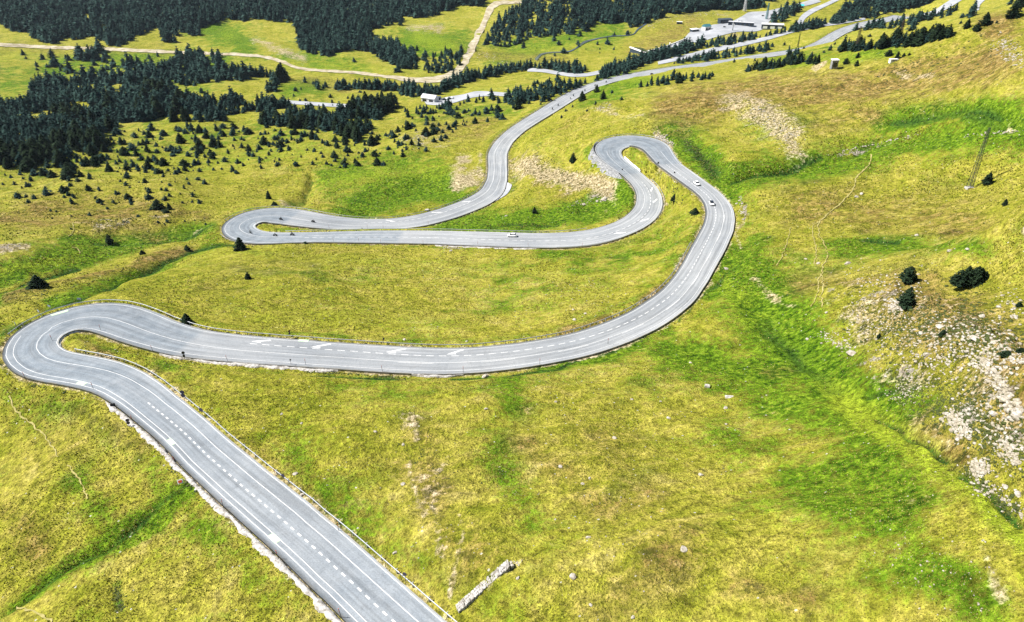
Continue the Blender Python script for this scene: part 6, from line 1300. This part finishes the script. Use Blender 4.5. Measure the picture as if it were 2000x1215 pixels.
# cars left in the valley lay-by and at the station: seen only as specks
def car_small(px, py, paint, lab, group, rz):
    p = spot(px, py)[0]; bm = bmesh.new()
    def ring(x, w, z0, z1): return [(x, -w, z0), (x, w, z0), (x, w * .9, z1), (x, -w * .9, z1)]
    loft(bm, [ring(-2.1, .8, .3, .9), ring(-1.9, .88, .25, 1.0), ring(-1.4, .85, .25, 1.45), ring(.1, .85, .25, 1.48), ring(.9, .88, .25, 1.0), ring(2.1, .8, .3, .75)])
    o = mesh_bm("parked_car", bm, paint); o.location = (p[0], p[1], p[2] + .5); o.rotation_euler = (0, 0, rz); o.scale = (1.15, 1.15, 1.15); tag(o, lab, "car", group)
for k, (px, py) in enumerate(((863, 196), (868, 195.5), (873, 194.6), (878, 194), (883, 193))):
    car_small(px, py, M['carwhite'] if k % 2 == 0 else M['cardark'], "white car parked in the valley lay-by row" if k % 2 == 0 else "dark car parked in the valley lay-by row", "cars parked in the valley lay-by", 1.4)
for px, py, d in ((1415, 54, 1), (1490, 32, 1), (1462, 47, 1), (1470, 49, 0), (1456, 45.5, 1), (1449, 43.5, 1), (1442, 42, 0), (1434, 50, 0), (1525, 17, 1)):
    car_small(px, py, M['cardark'] if d else M['carwhite'], "dark car standing in the far valley car park" if d else "pale car standing in the far valley car park", "cars in the far car park", .5)

# motorcycles and riders
def skin_person(name, J, E, rad, mat, root_i=0, parent=None):
    me = bpy.data.meshes.new(name); me.from_pydata(J, E, []); o = bpy.data.objects.new(name, me); link(o, parent)
    m = o.modifiers.new("skin", 'SKIN'); m.use_smooth_shade = True
    for v, r in zip(me.skin_vertices[0].data, rad): v.radius = (r, r)
    me.skin_vertices[0].data[root_i].use_root = True
    s = o.modifiers.new("sub", 'SUBSURF'); s.levels = 1; s.render_levels = 1
    dg = bpy.context.evaluated_depsgraph_get(); dg.update()
    nm = bpy.data.meshes.new_from_object(o.evaluated_get(dg)); o.modifiers.clear(); o.data = nm
    nm.materials.clear(); nm.materials.append(mat)
    for p in nm.polygons: p.use_smooth = True
    return o
RJ = [(-.25, 0, .92), (-.18, 0, 1.15), (-.02, 0, 1.40), (.03, 0, 1.50), (.06, 0, 1.60), (.0, .20, 1.38), (.16, .30, 1.16), (.40, .32, 1.04), (.47, .31, 1.03), (.0, -.20, 1.38), (.16, -.30, 1.16), (.40, -.32, 1.04), (.47, -.31, 1.03),
      (-.20, .12, .88), (.18, .20, .78), (-.05, .19, .42), (.10, .20, .36), (-.20, -.12, .88), (.18, -.20, .78), (-.05, -.19, .42), (.10, -.20, .36)]
RE = [(0, 1), (1, 2), (2, 3), (3, 4), (2, 5), (5, 6), (6, 7), (7, 8), (2, 9), (9, 10), (10, 11), (11, 12), (0, 13), (13, 14), (14, 15), (15, 16), (0, 17), (17, 18), (18, 19), (19, 20)]
RR_ = [.17, .17, .17, .07, .08, .085, .06, .045, .045, .085, .06, .045, .045, .11, .085, .06, .05, .11, .085, .06, .05]
def rider_proto(mat, hel):
    o = skin_person("person", RJ, RE, RR_, mat)
    bm = bmesh.new(); bmesh.ops.create_uvsphere(bm, u_segments=12, v_segments=8, radius=.155, matrix=Matrix.Translation((.07, 0, 1.65)) @ Matrix.Diagonal((1.1, .9, 1.05, 1))); mesh_bm("helmet", bm, hel, o, True)
    bm = bmesh.new(); bm_box(bm, (.20, 0, 1.65), (.08, .2, .09), bevel=.02); mesh_bm("visor", bm, M['glass'], o)
    return o
def bike_proto():
    r = empty("motorcycle")
    for x in (-.72, .72):
        bm = bmesh.new()
        seg, tub = 20, 6; R0, r0 = .27, .065
        vs = [[bm.verts.new((x + (R0 + r0 * math.cos(b)) * math.cos(a), r0 * 1.1 * math.sin(b), .335 + (R0 + r0 * math.cos(b)) * math.sin(a))) for b in [2 * math.pi * k / tub for k in range(tub)]] for a in [2 * math.pi * k / seg for k in range(seg)]]
        for i in range(seg):
            for k in range(tub): bm.faces.new((vs[i][k], vs[(i + 1) % seg][k], vs[(i + 1) % seg][(k + 1) % tub], vs[i][(k + 1) % tub]))
        w = mesh_bm("wheel", bm, M['rubber'], r, True)
        bm = bmesh.new(); bm_cyl(bm, (x, -.03, .335), (x, .03, .335), .22, seg=14); mesh_bm("rim", bm, M['darksteel'], w)
    bm = bmesh.new(); loft(bm, [[(-.45, -.12, .45), (-.45, .12, .45), (-.5, .1, .75), (-.5, -.1, .75)], [(.0, -.2, .28), (.0, .2, .28), (.0, .17, .85), (.0, -.17, .85)], [(.4, -.18, .4), (.4, .18, .4), (.42, .15, .98), (.42, -.15, .98)], [(.75, -.14, .7), (.75, .14, .7), (.68, .12, 1.0), (.68, -.12, 1.0)]]); mesh_bm("fairing", bm, M['bikedark'], r, True)
    bm = bmesh.new(); bm_box(bm, (-.42, 0, .80), (.75, .26, .12), ry=.08, bevel=.04); mesh_bm("seat", bm, M['leather'], r)
    bm = bmesh.new(); bm_cyl(bm, (.48, -.36, 1.03), (.48, .36, 1.03), .02); bm_cyl(bm, (.52, -.09, .95), (.74, -.09, .34), .03); bm_cyl(bm, (.52, .09, .95), (.74, .09, .34), .03); mesh_bm("handlebar", bm, M['darksteel'], r)
    bm = bmesh.new(); bm_cyl(bm, (-.2, -.17, .33), (-.85, -.2, .42), .05, .06); mesh_bm("exhaust", bm, M['steel'], r)
    for sy in (-1, 1):
        bm = bmesh.new(); bm_box(bm, (-.72, .26 * sy, .66), (.42, .18, .30), bevel=.03); mesh_bm("pannier", bm, M['darksteel'], r)
    bm = bmesh.new(); bm_cyl(bm, (.74, 0, .86), (.80, 0, .86), .09, seg=12); mesh_bm("headlight", bm, M['lamp'], r)
    return r
bk = bike_proto(); rd = [rider_proto(M['leather'], M['bikedark']), rider_proto(M['gear_grey'], M['helmet']), rider_proto(M['leather'], M['helmet'])]
first = True; used = [False] * 3
for px, py, k, where in ((544.5, 432, 0, "above the grass island, rear of the two"), (605, 436, 2, "leading out of the third hairpin"), (489.5, 458, 1, "leaning round the nose of the third hairpin"), (538, 464, 1, "second into the third hairpin"), (574, 462.5, 0, "third to approach the third hairpin"),
        (1120.5, 190, 0, "upper one of the near distant pair"), (1113.8, 195.5, 1, "grey one of the near distant pair"), (1090, 209, 0, "right one of the lowest distant pair"), (1079.5, 216, 2, "left one of the lowest distant pair"), (1142.6, 180, 0, "hidden beside the roadside pine"), (1161, 171, 0, "second farthest on the far road"), (1184, 163.5, 0, "farthest on the far road")):
    p, a, sl = on_road(px, py, B2 - 60, E_)
    b = bk if first else copy_tree(bk); first = False
    r_ = rd[k] if not used[k] else copy_tree(rd[k]); used[k] = True
    for o in (b, r_): o.location = p; o.rotation_euler = (0, -sl, a)
    if p[1] > 500: b.scale = r_.scale = (1.12, 1.12, 1.12)
    tag(b, "dark motorcycle with rider, " + where, "motorcycle", "motorcycles riding down the road"); tag(r_, "%s rider seated on the motorcycle %s" % (("black clad", "grey clad", "black clad white helmeted")[k], where), "person", "motorcycle riders")

# ---------------------------------------------------------------- roadside furniture
bm = bmesh.new(); bm_cyl(bm, (0, 0, -.2), (0, 0, 2.3), .045, .04, 8); _o = mesh_bm("snow_pole", bm, M['pole']); POLE = _o.data; bpy.data.objects.remove(_o)
bm = bmesh.new(); bm_cyl(bm, (0, 0, 1.72), (0, 0, 1.95), .06, .06, 8); bm_cyl(bm, (0, 0, 2.28), (0, 0, 2.34), .06, .05, 8); _o = mesh_bm("band", bm, M['red']); BAND = _o.data; bpy.data.objects.remove(_o)
for px, py, where in ((52, 743.5, "at the outer toe of the nearest hairpin"), (184, 764, "just after the outer toe of the nearest hairpin"), (262, 829, "where the pale kerb wall begins"), (345, 910, "beside the first green painted patch"), (437, 994, "halfway down the pale kerb wall"), (545, 1095, "beside the lower green painted patch"), (668, 1209, "at the bottom edge by the kerb wall"),
        (198, 649, "at the back of the inner gutter"), (104, 669, "at the tip of the nearest hairpin's inner gutter"), (300, 689, "inside the nearest hairpin's upper arm"), (446, 709, "at the left end of the long bend's kerb"), (598, 716, "right of the pennant sign"), (748, 729, "above the dark ditch of the long bend"), (905, 731, "at the lowest point of the long bend"), (1054, 715, "where the long bend starts to climb"), (1187, 675, "on the rising part of the long bend"),
        (652, 474, "left on the lower verge of the middle straight"), (701, 474, "second on the verge of the middle straight"), (744, 477, "third on the verge of the middle straight"), (827, 479, "left of the white footing"), (933, 481, "right of the white footing"), (1032, 484, "below the white hatchback"), (1137, 485, "at the right end of the middle straight"), (1246, 458, "at the foot of the upper S-bend"),
        (718, 447, "tallest between the two parallel roads"), (643, 448, "left between the two parallel roads"), (749, 449, "right between the two parallel roads"), (502, 440, "on the grass island of the third hairpin"), (837, 440, "below the road leaving the third hairpin"), (784, 1133, "at the guardrail near the bottom"), (540, 934, "behind the guardrail in the foreground"), (662, 1040, "behind the guardrail lower in the foreground")):
    p = spot(px, py)[0]; r = empty("snow_pole", p); r.rotation_euler = (rng.uniform(-.05, .05), rng.uniform(-.12, .02), 0)
    o = bpy.data.objects.new("shaft", POLE); link(o, r); o = bpy.data.objects.new("band", BAND); link(o, r)
    tag(r, "thin dark snow pole " + where, "snow pole", "snow poles along the road verge")

def sign(px, py, label, faces, h=2.6, rz=0.0, cat="road sign"):
    """faces: list of (shape, size, z, front material)"""
    p = spot(px, py)[0]; r = empty("road_sign", p, rz); tag(r, label, cat)
    bm = bmesh.new(); bm_cyl(bm, (0, 0, -.3), (0, 0, h), .04, .04, 8); mesh_bm("post", bm, M['signback'], r)
    for shp, sz, z, fm in faces:
        bm = bmesh.new()
        M0 = Matrix.Translation((0, -.06, z)) @ Matrix.Rotation(math.pi / 2, 4, 'X')
        if shp == 'disc': bmesh.ops.create_cone(bm, cap_ends=True, segments=20, radius1=sz / 2, radius2=sz / 2, depth=.04, matrix=M0)
        elif shp == 'tri': bmesh.ops.create_cone(bm, cap_ends=True, segments=3, radius1=sz * .58, radius2=sz * .58, depth=.04, matrix=M0 @ Matrix.Rotation(math.pi / 2 * 0 + math.pi, 4, 'Z'))
        else: bm_box(bm, (0, -.06, z), (sz if not isinstance(sz, tuple) else sz[0], .05, sz if not isinstance(sz, tuple) else sz[1]))
        mesh_bm("panel", bm, fm, r)
    return r
SB = M['signback']
sign(361, 784, "post with two dark round signs, one above the other, behind the guardrail", [('disc', .95, 2.55, SB), ('disc', .95, 1.65, SB)], 2.9)
sign(362, 705, "black double signal sign on the upper arm of the nearest hairpin", [('disc', .8, 2.5, M['pole']), ('box', (.5, .75), 1.6, M['pole'])], 2.9, .3)
sign(396, 812, "single dark round sign beside the guardrail above the dashes", [('disc', 1.0, 1.6, SB)], 1.9, -.3)
sign(253, 833, "paired small round signs at the start of the kerb wall", [('disc', .75, 1.7, SB), ('disc', .7, 1.0, SB)], 2.0, .4)
sign(222, 797, "square black board at the outer kerb of the nearest hairpin", [('box', 1.0, .75, M['pole'])], 1.1, .5)
sign(557, 947, "round sign seen from behind at the guardrail in the foreground", [('disc', .75, 2.3, SB)], 2.6, -.4)
sign(793, 1142, "round red rimmed sign by the guardrail near the ruined wall", [('disc', .72, 2.4, SB)], 2.7, -.4)
sign(567, 660, "narrow dark red triangular sign above the long guardrail", [('tri', 1.0, 2.1, simple_mat("faded_red_sign", (.10, .02, .03), .6)), ('box', (.5, .5), 1.45, SB)], 2.5, .9)
sign(750, 672, "small round sign above the middle of the long guardrail", [('disc', .65, 1.7, SB)], 2.0, .8)
sign(569, 715, "dark pennant sign on the inner verge of the long bend", [('tri', .6, 1.9, M['pole'])], 2.3, .8)
sign(1285, 323, "small dark board at the inner kerb below the upper hairpin", [('box', .9, 1.3, M['pole'])], 1.8, .3)
sign(1317, 341, "second small dark board at the inner kerb of the big bend", [('box', .75, 1.1, M['pole'])], 1.6, .3)
sign(1215, 337, "black triangular sign on the embankment rim", [('tri', 1.1, 1.7, M['pole'])], 2.2, 0)
# hinged orange-red board with white border, tipped on the bank
r = empty("road_sign", spot(354, 948)[0], .35); tag(r, "tilted white rimmed red rectangular board on the bank below the kerb wall", "road sign")
bm = bmesh.new(); bm_box(bm, (0, 0, .95), (.95, .05, .8), ry=-.12, rx=-.5); mesh_bm("panel", bm, M['white'], r)
bm = bmesh.new(); bm_box(bm, (0, -.045, .97), (.62, .05, .46), ry=-.12, rx=-.5); mesh_bm("red_field", bm, M['red'], r)
for x in (-.3, .3):
    bm = bmesh.new(); bm_cyl(bm, (x, .1, -.2), (x, .05, .95), .03); mesh_bm("leg", bm, M['signback'], r)
# blue and white chevron boards on the outside of the nearest hairpin
M['blue'] = simple_mat("sign_blue", (.03, .09, .22), .5)
for px, py, rz, where in ((33, 641, -.9, "lowest of the row"), (78, 616, -.7, "second of the row"), (99, 606, -.5, "third of the row"), (157, 592, -.2, "highest of the row")):
    r = empty("chevron_board", spot(px, py)[0], rz); tag(r, "blue chevron board outside the nearest hairpin, %s" % where, "road sign", "chevron boards outside the nearest hairpin")
    bm = bmesh.new(); bm_box(bm, (0, 0, 1.35), (1.3, .05, .6)); mesh_bm("panel", bm, M['blue'], r)
    bm = bmesh.new()
    for q in (-.4, 0, .4):
        bm_box(bm, (q, -.035, 1.48), (.32, .03, .1), ry=.8); bm_box(bm, (q, -.035, 1.24), (.32, .03, .1), ry=-.8)
    mesh_bm("chevron", bm, M['white'], r)
    for x in (-.5, .5):
        bm = bmesh.new(); bm_cyl(bm, (x, .05, -.2), (x, .05, 1.6), .035); mesh_bm("leg", bm, M['signback'], r)

# ---------------------------------------------------------------- pylon and masts
def lattice(px, py, h, w0, w1, label, mat, arms=False, lean=0.0, pad=False, n=11, th=.07):
    p = spot(px, py)[0]; r = empty("lattice_pylon", p, .35); tag(r, label, "pylon")
    W = lambda z: w0 + (w1 - w0) * z / h
    legs = ((-1, -1), (1, -1), (1, 1), (-1, 1))
    for sx, sy in legs:
        bm = bmesh.new(); bm_cyl(bm, (sx * w0, sy * w0, -.3), (sx * w1, sy * w1, h), th, th * .8, 6); mesh_bm("leg", bm, mat, r)
    bm = bmesh.new()
    zs = np.linspace(0, h, n)
    for q in range(n - 1):
        z0, z1 = zs[q], zs[q + 1]
        for k in range(4):
            a, b = legs[k], legs[(k + 1) % 4]
            bm_cyl(bm, (a[0] * W(z0), a[1] * W(z0), z0), (b[0] * W(z1), b[1] * W(z1), z1), th * .45, seg=5)
            bm_cyl(bm, (b[0] * W(z0), b[1] * W(z0), z0), (a[0] * W(z1), a[1] * W(z1), z1), th * .45, seg=5)
            bm_cyl(bm, (a[0] * W(z1), a[1] * W(z1), z1), (b[0] * W(z1), b[1] * W(z1), z1), th * .4, seg=5)
    mesh_bm("bracing", bm, mat, r)
    if arms:
        for z in (h * .8, h * .92):
            bm = bmesh.new(); bm_box(bm, (0, 0, z), (h * .32, th * 2, th * 2)); mesh_bm("cross_arm", bm, mat, r)
    if pad:
        o = tag(mesh_bm("concrete_pad", bmesh.new(), M['concrete']), "white concrete footing under the lattice pylon", "footing")
        bm = bmesh.new(); bm_box(bm, (0, 0, .15), (w0 * 3.4, w0 * 2.6, .9), bevel=.05); bm.to_mesh(o.data); bm.free(); o.location = p; o.rotation_euler = (0, 0, .1)
    return r
lattice(1893, 368, 22.5, .78, .30, "slender dark lattice pylon on the right meadow", M['darksteel'], pad=True, n=16, th=.075)
lattice(1454, 22, 30, 2.2, .8, "pale lattice pylon against the forest above the car park", M['rooflight'], arms=True, th=.32)
lattice(1497, 38, 26, 1.6, .7, "teal lattice mast rising from the car park", M['roofteal'], th=.3)
lattice(1430, 60, 12, .8, .5, "low pale mast at the edge of the car park", M['rooflight'], th=.25)
lattice(1672, 96, 14, .7, .4, "brown lattice mast rising from the crest belt", M['bark'], arms=True, th=.13)
lattice(1757, 76, 12, .7, .4, "brown lattice mast on the slope above the crest belt", M['bark'], arms=True, th=.13)
lattice(1558, 92, 17, .7, .3, "faint green mast between the two far roads", M['shrub'], th=.16)

# ---------------------------------------------------------------- buildings
def building(px, py, L_, D_, H_, rz, label, wall, roof, kind='flat', cat="building", opens=3, ov=.5, openmat=None, z=0.0):
    p = spot(px, py)[0]; r = empty("building", (p[0], p[1], p[2] + z), rz); tag(r, label, cat)
    bm = bmesh.new(); bm_box(bm, (0, 0, H_ / 2 - 1), (L_, D_, H_ + 2)); mesh_bm("wall", bm, wall, r)
    bm = bmesh.new()
    if kind == 'flat': bm_box(bm, (0, 0, H_ + .22), (L_ + ov * 2, D_ + ov * 2, .4), bevel=.05)
    elif kind == 'shed': bm_box(bm, (0, 0, H_ + .25), (L_ + ov * 2, D_ + ov * 2, .25), rx=.16)
    else:
        rh = D_ * .38; a, b = L_ / 2 + ov, D_ / 2 + ov
        vs = [bm.verts.new(q) for q in ((-a, -b, H_ - .1), (a, -b, H_ - .1), (a, 0, H_ + rh), (-a, 0, H_ + rh), (-a, b, H_ - .1), (a, b, H_ - .1))]
        for f in ((0, 1, 2, 3), (3, 2, 5, 4), (1, 5, 2), (0, 3, 4), (0, 4, 5, 1)): bm.faces.new([vs[q] for q in f])
    mesh_bm("roof", bm, roof, r)
    for k in range(opens):
        w = L_ / opens * .6; bm = bmesh.new(); bm_box(bm, (-L_ / 2 + L_ * (k + .5) / opens, -D_ / 2 - .04, H_ * .42), (w, .12, H_ * .55)); mesh_bm("window", bm, openmat or M['glass'], r)
    return r
building(1508, 56, 34, 20, 7, -.30, "wide pale roofed station building with dark front and white doors", M['walldark'], M['rooflight'], 'flat', opens=3, openmat=M['white'])
building(1416, 45, 24, 9, 6, .30, "long dark roofed service building at the edge of the car park", M['walldark'], M['roofdark'], 'shed', opens=4)
building(1447, 49.5, 40, 8, 5, -.45, "low pale roofed toll canopy over a dark row of cars", M['walldark'], M['rooflight'], 'flat', opens=6)
building(1379, 59, 12, 9, 6, .5, "pale hut with a teal gabled roof by the car park", M['walllight'], M['roofteal'], 'gable', opens=2)
building(1356, 62, 14, 6, 4, .5, "low white and dark blue kiosk beside the teal roofed hut", M['walldark'], M['white'], 'shed', opens=2)
building(1327, 46.5, 9, 4, 3, -.3, "tiny white roofed shed in the far pasture", M['walldark'], M['white'], 'flat', opens=1)
building(1564, 15.5, 9, 6, 4, .2, "small turquoise tent roof beyond the car park", M['walllight'], M['cyan'], 'gable', cat="tent", opens=1)
building(840, 199, 16, 8, 4.5, -.5, "pale lilac roofed house beside the valley lay-by", M['walllight'], M['rooflight'], 'gable', opens=2)
building(854.5, 196, 7, 4, 3.2, .1, "dark block shaped cabin behind the parked cars", M['walldark'], M['roofdark'], 'flat', opens=1)
r = building(1628, 132.5, 3.9, 2.2, 4.6, .12, "small grey stone hut with a pale overhanging roof on the crest", M['wallstone'], M['white'], 'shed', cat="hut", opens=1, ov=.28)
building(1745, 119.5, 4.6, 2.0, .9, .05, "low white box on the bright upper slope", M['white'], M['white'], 'flat', cat="box", opens=1, ov=.05)
# grass-roofed gallery: dark portal, white rim, white kerb
a, b = spot(1230, 102)[0], spot(1260, 107)[0]; L_ = float(np.hypot(*(b - a)[:2])); ang = math.atan2(b[1] - a[1], b[0] - a[0])
r = empty("tunnel_portal", a, ang); tag(r, "dark mouth of a grass covered road gallery with white rim", "tunnel portal")
bm = bmesh.new(); bm_box(bm, (L_ / 2, .6, 2.2), (L_, 1.2, 8)); mesh_bm("wall", bm, M['walldark'], r)
bm = bmesh.new(); bm_box(bm, (L_ / 2, .4, 6.7), (L_ + 1.5, 2.6, 1.3)); mesh_bm("rim", bm, M['white'], r)
bm = bmesh.new(); bm_box(bm, (L_ / 2, 9, 4.6), (L_, 16, 3.4), rx=-.12); mesh_bm("turf_roof", bm, M['shrub'], r)
q = smooth_px([(1262, 103), (1300, 92), (1340, 77)], 30)
P = spot(q[:, 0], q[:, 1]); bm = bmesh.new()
for a, b in zip(P[:-1], P[1:]):
    bm_box(bm, Vector((a + b) / 2) + Vector((0, 0, .9)), (float(np.hypot(*(b - a)[:2])) + .1, 1.0, 2.2), math.atan2(b[1] - a[1], b[0] - a[0]))
tag(mesh_bm("parapet", bm, M['white']), "long white parapet along the ramp below the car park", "wall")

# ---------------------------------------------------------------- the air: thin blue haze over the whole valley
HAZE = 0.00002
zlo = float(GZ.min()) - 1.0; zhi = float(max(GZ.max(), CAMZ)) + 15.0
bm = bmesh.new(); bm_box(bm, (0, 1950, (zlo + zhi) / 2), (8400, 4700, zhi - zlo))
haze = mesh_bm("haze", bm, None); tag(haze, None, None, None, "stuff")
hm = bpy.data.materials.new("haze_air"); hm.use_nodes = True; hm.node_tree.nodes.remove(hm.node_tree.nodes["Principled BSDF"])
pv = hm.node_tree.nodes.new("ShaderNodeVolumePrincipled"); pv.inputs["Color"].default_value = (0.72, 0.86, 0.97, 1); pv.inputs["Density"].default_value = HAZE; pv.inputs["Anisotropy"].default_value = 0.2
hm.node_tree.links.new(pv.outputs[0], hm.node_tree.nodes["Material Output"].inputs["Volume"])
haze.data.materials.append(hm)
C.cycles.volume_bounces = 0
